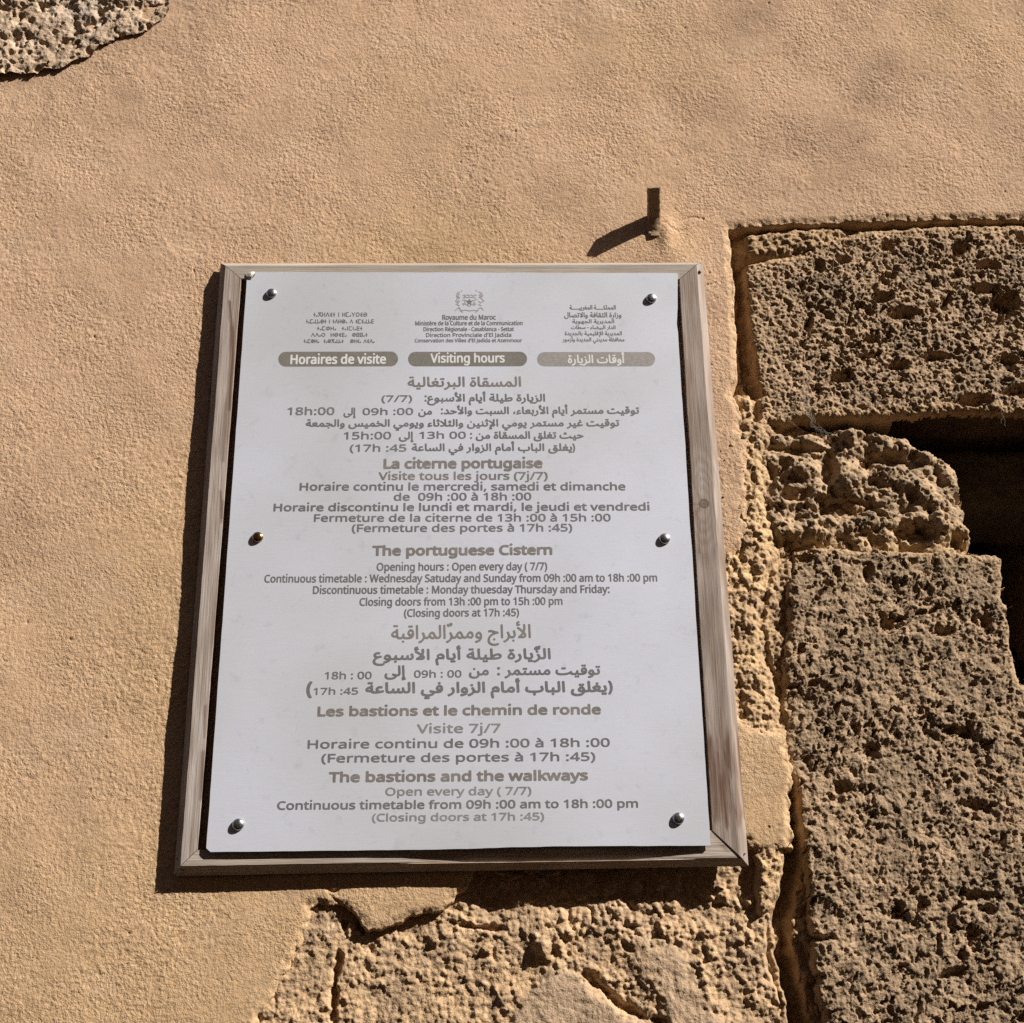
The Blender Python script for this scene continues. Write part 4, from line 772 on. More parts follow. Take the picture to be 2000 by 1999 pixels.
  65199: (87, [[1,-55,-6,-37,15,-28,31,-18,42,-8,49,4,52,15,54,25,52,38,47,52,37,72,55,80,62,65,67,51,70,38,71,27,70,13,67,0,61,-11,54,-21,45,-30,36,-37,18,-48], [42,108,34,111,30,119,34,128,42,131,50,128,54,119,50,111]]),
  65200: (94, [[1,-55,-6,-37,10,-31,23,-24,33,-16,41,-8,47,0,51,9,54,25,52,37,48,49,37,72,55,80,62,64,69,49,73,36,77,27,82,22,88,19,96,18,103,16,106,9,102,2,94,-1,84,0,77,2,71,7,67,12,63,25,70,21,68,6,63,-8,55,-20,45,-30,34,-39,23,-46,11,-52], [39,108,30,111,27,119,30,128,39,131,47,128,50,119,47,111]]),
  65202: (301, [[74,-55,61,-54,49,-51,37,-47,27,-41,19,-33,12,-23,8,-13,7,0,8,12,11,26,17,42,34,35,30,23,27,11,27,1,28,-10,33,-19,41,-26,51,-31,62,-35,75,-36,90,-35,102,-32,112,-28,119,-22,125,-16,128,-9,131,6,130,26,126,44,120,62,139,67,145,48,147,38,153,25,161,20,172,18,180,19,187,25,193,40,198,67,216,64,214,53,212,41,211,31,213,25,219,20,233,18,243,20,250,23,254,30,255,38,255,50,254,63,253,81,270,82,273,50,275,39,278,31,282,25,288,21,294,19,303,18,310,16,313,9,309,2,301,-1,291,0,283,3,276,7,270,13,266,20,264,27,268,26,265,16,260,9,254,4,247,1,231,-1,221,-1,214,1,208,5,203,9,200,15,198,23,207,23,198,9,187,1,171,-1,158,1,149,6,144,13,141,22,151,10,149,-2,146,-14,141,-25,134,-34,124,-43,111,-49,94,-54]]),
  65203: (186, [[0,-1,2,18,15,19,23,25,29,39,35,65,53,60,51,51,49,41,48,31,49,26,52,22,59,19,69,18,80,19,88,25,93,40,98,67,116,64,115,53,113,41,112,31,113,25,120,20,133,18,145,20,153,26,156,39,155,49,152,61,143,88,162,96,168,78,172,59,174,42,173,32,171,23,168,16,163,10,157,5,150,2,142,-1,133,-1,123,-1,115,1,109,5,104,9,101,15,99,23,107,23,103,14,98,8,92,3,85,1,66,-1,53,1,47,4,41,8,38,15,36,25,43,26,38,16,33,8,26,4,19,1]]),
  65204: (202, [[0,-1,2,18,15,19,23,25,29,39,35,65,53,60,50,46,48,31,50,24,56,20,69,18,80,19,88,25,93,40,98,67,116,64,115,53,113,41,112,31,113,25,120,20,133,18,144,20,151,23,155,30,156,38,156,50,155,63,153,81,170,82,174,50,176,39,179,31,183,25,188,21,195,19,204,18,211,16,213,9,210,2,202,-1,187,1,176,7,169,16,165,27,169,26,165,16,161,9,155,4,147,1,131,-1,122,-1,114,1,108,5,104,9,101,15,99,23,107,23,103,14,98,8,92,3,85,1,66,-1,53,1,47,4,41,8,38,15,36,25,43,26,38,16,33,8,26,4,19,1]]),
  65212: (225, [[225,-1,209,0,191,5,182,9,174,14,194,24,211,19,227,18,235,16,237,9,234,2], [115,-4,96,-4,80,-3,67,-1,57,2,49,5,44,10,37,21,43,23,37,13,30,7,23,2,16,0,0,-1,2,18,16,21,25,28,31,43,37,65,54,61,51,50,49,42,49,36,51,26,61,20,70,18,83,16,99,15,119,15,134,16,147,17,158,19,168,23,175,27,181,32,184,39,185,46,183,56,175,64,168,67,160,68,149,67,137,62,126,55,116,47,98,29,86,13,65,14,73,26,83,39,94,51,106,63,119,73,133,81,147,86,161,87,174,86,184,82,192,76,198,68,202,58,203,47,201,34,195,22,184,11,168,3,145,-2]]),
  65216: (225, [[225,-1,209,0,191,5,182,9,174,14,194,24,211,19,227,18,235,16,237,9,234,2], [115,-4,96,-4,80,-3,67,-1,57,2,49,5,44,10,37,21,43,23,37,13,30,7,23,2,16,0,0,-1,2,18,16,21,25,28,31,43,37,65,54,61,51,50,49,42,49,36,51,26,61,20,70,18,83,16,99,15,119,15,134,16,147,17,158,19,168,23,175,27,181,32,184,39,185,46,183,56,175,64,168,67,160,68,149,67,137,62,126,55,116,47,98,29,86,13,65,14,73,26,83,39,94,51,106,63,119,73,133,81,147,86,161,87,174,86,184,82,192,76,198,68,202,58,203,47,201,34,195,22,184,11,168,3,145,-2], [155,112,146,115,143,124,146,132,155,135,163,132,166,124,163,115]]),
  65219: (161, [[0,-1,2,18,52,18,71,19,88,20,101,22,112,25,121,29,127,34,130,41,132,48,129,56,121,65,115,67,106,68,95,67,84,62,73,55,62,47,45,29,32,13,11,14,20,26,30,39,41,51,53,63,66,73,79,81,94,86,108,87,120,86,130,82,139,76,145,68,149,58,150,47,148,36,142,25,131,15,114,7,91,2,62,0,25,-1], [23,22,18,169,37,169,42,39]]),
  65220: (168, [[168,-1,153,0,134,5,125,9,118,14,137,24,154,19,171,18,178,16,180,9,177,2], [0,-1,2,18,52,18,71,19,88,20,101,22,112,25,121,29,127,34,130,41,132,48,129,56,121,65,115,67,106,68,95,67,84,62,73,55,62,47,45,29,32,13,11,14,20,26,30,39,41,51,53,63,66,73,79,81,94,86,108,87,120,86,130,82,139,76,145,68,149,58,150,47,148,36,142,25,131,15,114,7,91,2,62,0,25,-1], [23,22,18,169,37,169,42,39]]),
  65224: (168, [[168,-1,153,0,134,5,125,9,118,14,137,24,154,19,171,18,178,16,180,9,177,2], [0,-1,2,18,52,18,71,19,88,20,101,22,112,25,121,29,127,34,130,41,132,48,129,56,121,65,115,67,106,68,95,67,84,62,73,55,62,47,45,29,32,13,11,14,20,26,30,39,41,51,53,63,66,73,79,81,94,86,108,87,120,86,130,82,139,76,145,68,149,58,150,47,148,36,142,25,131,15,114,7,91,2,62,0,25,-1], [23,22,18,169,37,169,42,39], [96,112,88,115,84,124,88,132,96,135,104,132,108,124,104,115]]),
  65225: (120, [[81,-93,68,-93,55,-90,41,-86,29,-80,18,-72,10,-61,4,-47,2,-30,4,-14,9,2,18,16,29,29,43,40,59,49,77,56,97,61,102,43,85,39,70,33,56,27,44,18,35,9,28,-2,23,-14,22,-27,23,-38,26,-46,30,-54,36,-60,50,-68,66,-73,81,-74,94,-73,107,-72,119,-69,131,-65,137,-82,122,-87,102,-92], [42,32,33,36,25,41,18,48,13,55,10,64,9,74,11,87,16,98,24,107,34,113,45,117,57,118,69,117,81,115,77,96,67,98,57,99,49,98,42,96,32,87,29,82,28,75,31,63,41,55,52,49,63,48]]),
  65227: (119, [[0,-1,2,18,25,18,37,19,43,19,33,27,23,40,20,49,18,59,20,71,25,83,32,92,42,98,54,103,67,104,79,103,91,100,87,82,77,84,67,85,59,84,52,81,46,78,42,73,39,66,38,59,41,48,47,38,57,32,67,28,76,27,82,28,87,30,94,33,106,38,112,21,96,15,80,9,63,5,44,2,23,-1]]),
  65228: (124, [[0,-1,2,18,16,19,29,21,41,24,52,28,62,33,70,39,77,45,82,52,85,58,86,64,84,71,77,76,63,78,52,77,39,73,30,67,42,57,53,46,66,33,78,26,93,22,109,19,126,18,133,16,135,9,132,2,124,-1,110,-1,97,1,84,4,71,9,60,15,51,22,42,32,31,43,19,53,16,57,14,64,13,69,17,77,29,87,47,94,57,97,67,97,79,96,89,93,96,89,101,83,104,77,105,70,104,59,100,49,93,39,85,30,74,21,62,14,48,7,33,3,17,0]]),
  65231: (119, [[0,-1,2,18,25,18,37,19,43,19,33,27,23,40,20,49,18,59,20,71,25,83,32,92,42,98,54,103,67,104,79,103,91,100,87,82,77,84,67,85,59,84,52,81,46,78,42,73,39,66,38,59,41,48,47,38,57,32,67,28,76,27,82,28,87,30,94,33,106,38,112,21,96,15,80,9,63,5,44,2,23,-1], [63,129,54,132,51,140,54,148,63,152,71,148,74,140,71,132]]),
  65232: (124, [[0,-1,2,18,16,19,29,21,41,24,52,28,62,33,70,39,77,45,82,52,85,58,86,64,84,71,77,76,63,78,52,77,39,73,30,67,42,57,53,46,66,33,78,26,93,22,109,19,126,18,133,16,135,9,132,2,124,-1,110,-1,97,1,84,4,71,9,60,15,51,22,42,32,31,43,19,53,16,57,14,64,13,69,17,77,29,87,47,94,57,97,67,97,79,96,89,93,96,89,101,83,104,77,105,70,104,59,100,49,93,39,85,30,74,21,62,14,48,7,33,3,17,0], [65,122,57,125,53,133,57,142,65,145,73,142,77,133,73,125]]),
  65235: (106, [[0,-1,2,18,16,18,30,19,44,20,55,22,62,26,68,30,72,35,75,42,76,51,77,62,76,71,74,80,71,88,67,94,62,98,55,99,46,95,39,85,36,72,38,63,45,58,57,56,71,57,83,61,84,44,76,40,66,38,55,37,44,38,35,41,27,46,22,52,19,59,18,67,18,76,20,85,24,94,28,102,34,109,41,114,49,118,57,119,69,117,79,110,86,101,91,89,94,75,95,60,94,44,89,30,81,18,69,9,56,4,39,1,20,-1], [53,143,44,147,41,155,44,163,53,167,61,163,64,155,61,147]]),
  65238: (192, [[77,-64,63,-64,51,-61,39,-57,28,-51,19,-44,13,-34,9,-22,7,-8,8,2,12,18,15,27,21,38,38,30,32,16,29,5,28,-5,29,-18,35,-28,44,-36,55,-41,68,-44,83,-45,103,-43,120,-38,134,-31,144,-21,150,-10,153,5,154,18,153,30,151,41,148,49,144,55,138,58,133,59,126,57,120,51,115,42,114,32,116,25,121,21,131,19,144,18,194,18,201,16,203,9,200,2,192,-1,135,-1,120,0,107,6,98,15,96,21,95,29,95,37,98,46,101,55,106,62,112,69,119,74,126,77,135,78,145,77,154,72,162,63,168,51,172,35,174,15,171,-3,168,-14,164,-24,157,-34,149,-43,140,-50,129,-55,118,-60,105,-62,92,-64], [152,103,143,106,140,115,143,123,152,126,160,123,163,115,160,106], [119,103,111,106,107,115,111,123,119,126,127,123,131,115,127,106]]),
  65239: (106, [[0,-1,2,18,16,18,30,19,44,20,55,22,62,26,68,30,72,35,75,42,76,51,77,62,76,71,74,80,71,88,67,94,62,98,55,99,46,95,39,85,36,72,38,63,45,58,57,56,71,57,83,61,84,44,76,40,66,38,55,37,44,38,35,41,27,46,22,52,19,59,18,67,18,76,20,85,24,94,28,102,34,109,41,114,49,118,57,119,69,117,79,110,86,101,91,89,94,75,95,60,94,44,89,30,81,18,69,9,56,4,39,1,20,-1], [69,143,61,147,58,155,61,163,69,167,78,163,81,155,78,147], [37,143,29,147,25,155,29,163,37,167,45,163,49,155,45,147]]),
  65240: (117, [[0,-1,2,18,15,18,27,19,39,20,49,22,64,29,71,34,76,40,79,46,80,54,78,65,70,75,60,79,49,75,42,65,39,53,40,46,43,39,52,29,64,22,41,15,32,23,23,36,20,44,19,53,20,63,23,71,27,79,32,85,38,91,45,95,53,98,61,98,72,97,81,92,89,85,95,76,98,66,100,55,99,46,96,37,91,29,85,22,78,16,70,11,52,4,40,1,27,0,13,-1], [117,-1,93,0,69,4,50,10,67,22,83,20,103,19,120,18,127,16,129,9,126,2], [75,123,67,126,63,134,67,143,75,146,83,143,87,134,83,126], [43,123,34,126,31,134,34,143,43,146,51,143,54,134,51,126]]),
  65244: (120, [[0,-1,2,18,21,18,38,19,50,20,58,23,62,26,65,33,64,39,61,46,50,60,36,74,22,87,11,98,7,104,7,111,9,117,12,122,25,132,44,144,67,155,92,168,100,150,77,139,55,128,35,117,18,106,20,114,40,96,58,79,74,61,81,50,87,39,93,31,99,25,112,20,123,18,130,16,132,9,129,2,120,-1,105,1,97,4,88,9,81,16,75,27,82,24,74,13,62,5,45,0,20,-1]]),
  65245: (165, [[7,0,8,12,11,26,17,42,34,35,30,23,27,11,27,1,28,-9,33,-18,40,-26,49,-31,61,-34,74,-36,90,-34,103,-31,113,-24,120,-15,126,-4,129,11,130,28,130,48,126,169,145,169,149,43,149,27,148,12,145,-2,141,-15,135,-26,128,-36,118,-44,106,-50,91,-54,74,-55,61,-54,49,-52,38,-48,28,-42,19,-34,13,-25,9,-13]]),
  65247: (62, [[0,-1,2,18,14,19,21,21,25,24,27,30,28,49,23,169,42,169,47,51,46,28,44,20,40,12,34,6,26,2,14,0]]),
  65248: (71, [[0,-1,2,18,14,19,21,21,25,24,27,30,28,49,24,169,43,169,47,49,48,38,51,30,55,25,60,21,74,18,81,16,83,9,80,2,71,-1,62,0,55,2,44,10,40,21,45,21,41,14,37,9,31,4,23,1,12,-1]]),
  65249: (115, [[18,-93,11,-63,6,-35,5,-14,6,-1,10,10,16,18,24,25,33,29,44,32,54,33,66,33,87,30,87,46,82,59,73,68,61,71,50,69,40,61,31,48,17,56,23,67,30,76,38,83,46,87,54,90,62,91,74,89,83,85,90,80,96,72,100,64,103,55,105,37,104,25,100,14,97,7,73,12,53,13,44,12,37,9,32,5,28,0,25,-7,24,-16,26,-37,30,-62,36,-88]]),
  65251: (124, [[0,-1,2,18,14,21,22,31,32,48,38,62,45,71,52,78,59,82,72,85,80,84,87,81,93,76,99,70,107,55,110,38,109,26,105,16,100,9,93,4,85,1,77,0,58,3,45,8,29,17,38,32,49,26,59,22,74,19,85,21,91,27,93,36,90,50,81,61,76,64,71,65,62,63,54,54,44,36,34,16,23,5,12,0]]),
  65252: (137, [[0,-1,2,18,13,21,21,31,30,48,36,59,41,67,53,78,63,84,73,86,80,85,87,82,93,78,98,71,104,61,109,48,119,29,128,20,139,18,147,16,149,9,146,2,137,-1,128,0,120,2,113,6,107,12,110,17,103,5,94,-2,82,-5,74,-4,66,-1,58,3,50,8,43,15,37,23,31,13,25,7,14,0], [46,41,55,29,64,21,73,16,82,15,89,16,94,21,96,28,94,37,89,48,84,57,78,64,71,67,64,64,55,56]]),
  65254: (173, [[7,0,9,19,13,30,17,42,34,35,28,17,27,1,28,-10,33,-20,41,-27,51,-32,62,-35,75,-36,90,-35,102,-32,112,-28,119,-23,125,-16,128,-9,131,6,130,26,126,44,120,62,139,67,143,53,146,44,147,38,150,30,154,25,164,20,175,18,183,16,185,9,182,2,173,-1,164,0,156,2,146,11,141,22,151,10,150,-2,146,-14,141,-25,134,-35,124,-43,111,-50,94,-54,74,-55,61,-54,49,-52,37,-48,27,-42,19,-34,12,-25,8,-13], [79,94,70,98,67,106,70,114,79,118,87,114,90,106,87,98]]),
  65256: (81, [[0,-1,2,18,18,20,27,27,32,42,37,67,55,64,53,54,51,44,51,35,53,26,62,20,71,19,84,18,91,16,93,9,90,2,81,-1,68,-1,57,2,50,5,44,10,41,16,39,23,46,23,38,11,28,3,16,0], [37,92,29,95,25,103,29,111,37,115,45,111,49,103,45,95]]),
  65260: (120, [[73,-51,59,-50,46,-45,35,-36,27,-24,21,-8,19,11,21,29,24,46,29,61,36,74,44,84,52,92,61,97,70,99,78,98,84,94,90,89,94,82,97,73,97,62,97,52,94,42,90,33,83,24,73,17,59,12,74,25,90,22,105,19,123,18,130,16,132,9,129,2,120,-1,106,0,92,1,78,4,98,5,103,-2,107,-9,108,-17,108,-24,106,-31,102,-38,97,-43,91,-48,82,-51], [0,-1,2,18,12,18,22,18,23,1,11,-1], [73,-32,82,-30,89,-25,91,-15,88,-5,84,0,78,3,69,6,57,6,51,6,44,5,37,4,37,20,53,23,66,30,71,36,75,42,77,50,78,60,77,68,74,76,69,79,60,74,50,61,45,52,42,41,39,29,39,15,40,1,42,-10,46,-18,51,-24,62,-30]]),
  65261: (106, [[14,-55,9,-35,23,-33,36,-30,47,-26,56,-20,64,-13,70,-3,73,9,74,23,73,37,69,49,62,57,53,60,43,56,36,46,34,33,36,24,43,19,55,17,69,18,81,22,82,5,68,0,53,-2,37,0,25,6,18,15,15,28,16,37,18,46,21,55,26,63,32,70,39,75,46,79,55,80,64,79,72,75,78,69,83,62,88,53,91,43,92,33,93,22,91,1,84,-16,73,-31,57,-42,38,-50]]),
  65262: (112, [[14,-55,9,-35,23,-33,36,-30,47,-26,56,-20,64,-13,70,-3,73,9,74,23,73,38,69,50,62,58,53,60,44,57,37,46,34,32,36,25,42,21,51,19,64,18,114,18,122,16,124,9,120,2,112,-1,55,-1,45,0,35,2,27,6,21,11,17,19,15,29,16,38,18,48,22,56,27,64,32,71,39,76,47,79,55,80,65,78,74,74,82,65,88,54,92,40,93,22,91,1,84,-16,73,-31,57,-42,38,-50]]),
  65264: (175, [[7,0,8,12,11,26,17,42,34,35,30,23,27,11,27,1,28,-8,31,-16,36,-22,43,-27,52,-31,61,-34,71,-35,83,-36,96,-35,108,-33,120,-31,129,-27,137,-22,144,-17,148,-11,149,-5,147,1,139,6,128,11,113,15,117,35,139,27,156,22,168,19,177,18,184,16,186,9,183,2,175,-1,172,-1,169,-1,166,-1,166,-5,167,-8,165,-17,161,-25,153,-33,143,-40,130,-46,115,-51,97,-54,77,-55,59,-53,43,-49,28,-41,17,-31,10,-17]]),
  65266: (175, [[7,0,8,12,11,26,17,42,34,35,30,23,27,11,27,1,28,-8,31,-16,36,-22,43,-27,52,-31,61,-34,71,-35,83,-36,96,-35,108,-33,120,-31,129,-27,137,-22,144,-17,148,-11,149,-5,147,1,139,6,128,11,113,15,117,35,139,27,156,22,168,19,177,18,184,16,186,9,183,2,175,-1,172,-1,169,-1,166,-1,166,-5,167,-8,165,-17,161,-25,153,-33,143,-40,130,-46,115,-51,97,-54,77,-55,59,-53,43,-49,28,-41,17,-31,10,-17], [94,-100,86,-96,83,-88,86,-80,94,-76,103,-80,106,-88,103,-96], [62,-100,53,-96,50,-88,53,-80,62,-76,70,-80,74,-88,70,-96]]),
  65267: (71, [[0,-1,2,18,24,19,31,21,35,25,38,30,39,39,37,53,32,70,25,88,44,96,50,78,55,59,57,42,56,31,53,22,49,15,43,9,36,4,26,1,14,-1], [44,-46,35,-43,32,-34,35,-26,44,-23,52,-26,55,-34,52,-43], [11,-46,3,-43,0,-34,3,-26,11,-23,20,-26,23,-34,20,-43]]),
  65268: (88, [[0,-1,2,18,21,20,27,23,31,27,37,42,42,67,60,64,58,54,56,44,55,35,56,28,59,23,70,20,91,18,98,16,100,9,97,2,88,-1,65,0,53,5,46,13,44,23,51,23,43,11,32,3,19,0], [60,-46,51,-43,48,-34,51,-26,60,-23,68,-26,71,-34,68,-43], [27,-46,19,-43,15,-34,19,-26,27,-23,35,-26,39,-34,35,-43]]),
  65271: (138, [[93,127,92,140,91,154,89,167,109,169,111,157,112,142,113,129,111,107,106,86,97,66,95,60,87,50,78,39,68,29,55,19,85,19,98,21,103,27,105,34,103,41,97,50,88,60,76,71,62,83,46,96,9,123,21,138,59,109,75,97,88,85,99,75,108,65,114,56,119,48,122,40,123,32,121,21,115,11,109,6,102,3,93,1,82,0,27,0,27,19,49,37,66,53,78,70,87,88,92,107], [6,151,3,164,13,166,22,168,21,163,15,166,9,171,5,178,3,185,4,192,7,197,16,204,28,207,33,206,39,205,37,193,32,194,28,194,19,192,16,186,19,177,27,172,33,170,24,169,36,172,46,176,50,164,36,159,21,155]]),
  65273: (138, [[93,127,92,140,91,154,89,167,109,169,111,157,112,142,113,129,111,107,106,86,97,66,95,60,87,50,78,39,68,29,55,19,85,19,98,21,103,27,105,34,103,41,97,50,88,60,76,71,62,83,46,96,9,123,21,138,59,109,75,97,88,85,99,75,108,65,114,56,119,48,122,40,123,32,121,21,115,11,109,6,102,3,93,1,82,0,27,0,27,19,49,37,66,53,78,70,87,88,92,107], [23,-72,20,-59,30,-57,39,-55,37,-60,31,-57,26,-51,22,-45,20,-37,21,-31,24,-25,33,-18,45,-16,50,-16,56,-18,54,-30,49,-29,45,-28,36,-30,33,-37,36,-45,44,-51,50,-53,41,-54,53,-50,63,-47,66,-59,53,-64,37,-68]]),
  65275: (138, [[93,127,92,140,91,154,89,167,109,169,111,157,112,142,113,129,111,107,106,86,97,66,95,60,87,50,78,39,68,29,55,19,85,19,98,21,103,27,105,34,103,41,97,50,88,60,76,71,62,83,46,96,9,123,21,138,59,109,75,97,88,85,99,75,108,65,114,56,119,48,122,40,123,32,121,21,115,11,109,6,102,3,93,1,82,0,27,0,27,19,49,37,66,53,78,70,87,88,92,107]]),
  65276: (142, [[142,-1,129,-1,119,1,111,4,104,9,100,14,97,21,95,40,90,169,110,169,114,47,117,29,119,24,125,21,133,19,144,18,152,16,154,9,151,2], [34,-1,21,0,12,1,14,20,30,19,45,19,59,22,70,28,80,36,87,48,92,64,93,84,105,55,101,42,96,30,90,21,83,14,75,9,67,5,50,0], [85,31,74,48,58,70,36,94,9,120,22,133,50,105,72,81,87,60,99,44]]),
  32: (62, []),
 },
}
# text, script, x0, baseline at x0, x1, baseline at x1, top y (cap / alif) , bold(em frac), ink
RUNS=[
('Royaume du Maroc','l',863.8,625,968.6,624.6,615.5,0.022,'g',0),
('Ministère de la Culture et de la Communication','l',811,635.9,1021,635.3,627.8,0.022,'g',1),
('Direction Régionale - Casablanca - Settat','l',827,647.2,1004,646.8,639.5,0.022,'g',2),
("Direction Provinciale d'El Jadida",'l',832,658.6,999,658.2,651,0.022,'g',3),
("Conservation des Villes d'El Jadida et Azemmour",'l',810,669,1020,668.6,662,0.022,'g',4),
('المملكـــــة المغربيـــــة','a',1112.6,604.7,1203,604.7,596.5,0.014,'g',5),
('وزارة الثقافة والاتصال','a',1102,620,1214,620,610.5,0.014,'g',6),
('المديرية الجهوية','a',1118,631.5,1200,631.5,624,0.014,'g',7),
('الدار البيضاء - سطات','a',1115,643,1202.5,643,636,0.014,'g',8),
('المديرية الإقليمية بالجديدة','a',1103,655,1215,655,647.5,0.014,'g',9),
('محافظة مدينتي الجديدة وأزمور','a',1098.6,667,1220,667,659.5,0.014,'g',10),
('Horaires de visite','l',566.8,711.2,754,710.3,693.5,0.024,'w',11),
('Visiting hours','l',840.4,708.5,986,708,691.5,0.024,'w',12),
('أوقات الزيارة','a',1108.7,709.5,1220,709.5,693.5,0.014,'w',13),
('المسقاة البرتغالية','a',796,755.5,1018,755,736.5,.016,'b',14),
('الزيارة طيلة أيام الأسبوع:','a',829,784,1065,784,770,0.02,'g',15),
('(7/7)','l',745,785.5,805,785,773,0.022,'g',15),
('توقيت مستمر أيام الأربعاء، السبت والأحد:','a',861,809,1249,808,795,0.02,'g',16),
('من','a',817,810,844,810,796,0.02,'g',16),
('09h :00','l',708,810.8,807,810.5,798,0.022,'g',16),
('إلى','a',671,811,695,811,797,0.02,'g',16),
('18h:00','l',561,810.8,653,810.5,796.5,0.022,'g',16),
('توقيت غير مستمر يومي الإثنين والثلاثاء ويومي الخميس والجمعة','a',597,833.5,1210,832.5,819.5,0.02,'g',17),
('حيث تغلق المسقاة من :','a',918,857,1140,856.5,843,0.02,'g',18),
('13h 00','l',819,857,910,856.8,844,0.022,'g',18),
('إلى','a',779,858,808,858,844,0.02,'g',18),
('15h:00','l',671,858.5,764,858,844.5,0.022,'g',18),
('يغلق الباب أمام الزوار في الساعة','a',804,881,1118,880.5,867,0.02,'g',19),
(')','l',1118,881,1123.5,881,867,0.022,'g',19),
('(17h :45','l',683,882.5,794,882,869,0.022,'g',19),
('La citerne portugaise','l',749,915,1060,913.7,897,0.042,'b',20),
('Visite tous les jours (7j/7)','l',739,937.5,1070,936.8,923,0.028,'b',21),
('Horaire continu le mercredi, samedi et dimanche','l',585,958.3,1222,957.6,943.8,0.028,'g',22),
('de  09h :00 à 18h :00','l',769,978,1038,977.2,963.5,0.024,'g',23),
('Horaire discontinu le lundi et mardi, le jeudi et vendredi','l',534,998.6,1269,997,984,0.032,'g',24),
('Fermeture de la citerne de 13h :00 à 15h :00','l',613,1019.2,1193,1018.3,1004.8,0.024,'g',25),
('(Fermeture des portes à 17h :45)','l',687,1039.2,1118,1038,1024.5,0.024,'g',26),
('The portuguese Cistern','l',727,1085,1079,1083,1066.5,0.042,'b',27),
('Opening hours : Open every day ( 7/7)','l',735.5,1115,1069,1113.7,1099.8,0.022,'g',28),
('Continuous timetable : Wednesday Satuday and Sunday from 09h :00 am to 18h :00 pm','l',516,1138,1284,1135.8,1122.5,0.022,'g',29),
('Discontinuous timetable : Monday thuesday Thursday and Friday:','l',611,1160.2,1191,1158.2,1144.7,0.022,'g',30),
('Closing doors from 13h :00 pm to 15h :00 pm','l',702,1183.4,1099,1181.4,1168,0.022,'g',31),
('(Closing doors at 17h :45)','l',789,1205,1014,1203.6,1190,0.022,'g',32),
('الأبراج وممرّالمراقبة','a',764,1248.5,1037,1246,1221,.010,'b',33),
('الزَّيارة طيلة أيام الأسبوع','a',728,1289,1076,1287,1268,0.02,'g',34),
('توقيت مستمر :','a',971,1318.5,1173,1317.5,1299,0.02,'g',35),
('من','a',916,1319,955,1318.5,1300,0.02,'g',35),
('09h : 00','l',808.6,1323.8,901.5,1323.2,1310,0.022,'g',35),
('إلى','a',751,1321,793,1320,1301,0.02,'g',35),
('18h : 00','l',634,1327,726,1326.4,1313,0.022,'g',35),
('يغلق الباب أمام الزوار في الساعة','a',713.5,1354,1186,1351,1332.5,0.024,'g',36),
(')','l',1188,1351,1197,1351,1331,0.04,'g',36),
('17h :45','l',612,1357.3,699.5,1356.5,1344,0.022,'g',36),
('(','l',598,1357,609.5,1357,1333,0.04,'g',36),
('Les bastions et le chemin de ronde','l',620,1398.8,1174,1394.6,1379.5,0.04,'b',37),
('Visite 7j/7','l',814,1432.2,978,1430.8,1414.8,0.022,'l',38),
('Horaire continu de 09h :00 à 18h :00','l',600.6,1462.3,1191.5,1458.5,1444.5,0.024,'g',39),
('(Fermeture des portes à 17h :45)','l',627.5,1489.5,1163,1486,1471.8,0.024,'g',40),
('The bastions and the walkways','l',642,1527.6,1149,1523.4,1507.5,0.04,'b',41),
('Open every day ( 7/7)','l',752.6,1554.3,1038,1552.4,1538.4,0.022,'l',42),
('Continuous timetable from 09h :00 am to 18h :00 pm','l',541,1581.6,1246.6,1577.2,1564,0.028,'g',43),
('(Closing doors at 17h :45)','l',726.5,1604.6,1063,1602,1589,0.024,'l',44),
]
# ================================================================ THE SIGN
Y_FACE, Y_FACE_R, Y_BACK = -0.0175, -0.0184, -0.0060
PL0 = Vector((0, -0.0225, ZB)); PL1Z = ZB + 0.78           # the plate leans: 22.5 mm off the wall at its foot, 19 mm at its head
PLN = Vector((0, PL1Z - ZB, -(-0.0190 - -0.0225))).normalized()

def PP(px, py, off=0.0):
    """point of the plate's front plane under a photograph pixel; off = metres in front of it"""
    d = ray(px, py)
    o = PL0 - PLN * off
    return CAM + d * ((o - CAM).dot(PLN) / d.dot(PLN))

def wood_mat(name, scale):
    m = new_mat(name, rough=0.72, spec=0.25); n = N(m)
    p = n.pos(scale)
    g1 = n.noise(p, 1.0, 4, 0.6, 0.3); g2 = n.noise(p, 3.1, 3, 0.6)
    col = n.mul(n.tint(), n.ramp(g1, [(0.30, (0.80, 0.78, 0.76)), (0.55, (1.0, 1.0, 1.0)), (0.75, (1.05, 1.04, 1.03))]))
    col = n.mul(col, n.ramp(g2, [(0.28, (0.84, 0.81, 0.78)), (0.5, (1.0, 1.0, 1.0))]))
    n.link(col, n.b.inputs['Base Color'])
    b1 = n.bump(g1, 0.0006); b2 = n.bump(g2, 0.0004, prev=b1)
    n.link(b2, n.b.inputs['Normal'])
    return m
M_wood_v = wood_mat('weathered_wood_upright', (420, 420, 9))
M_wood_h = wood_mat('weathered_wood_level', (9, 420, 420))

OFp = [(440, 519), (1361, 516.5), (1448.5, 1676), (352, 1692)]
OBp = [(431, 515), (1373, 513.5), (1462, 1692), (340, 1711)]
IFp = [(471, 545), (1327, 546), (1391, 1622), (386, 1660)]
CEN = P(900, 1080, 0)
sign = empty('information_sign', (CEN.x, 0.0, P(900, 1711, 0).z), 'framed metal visiting hours sign in Arabic, French and English on the ochre wall', 'sign')

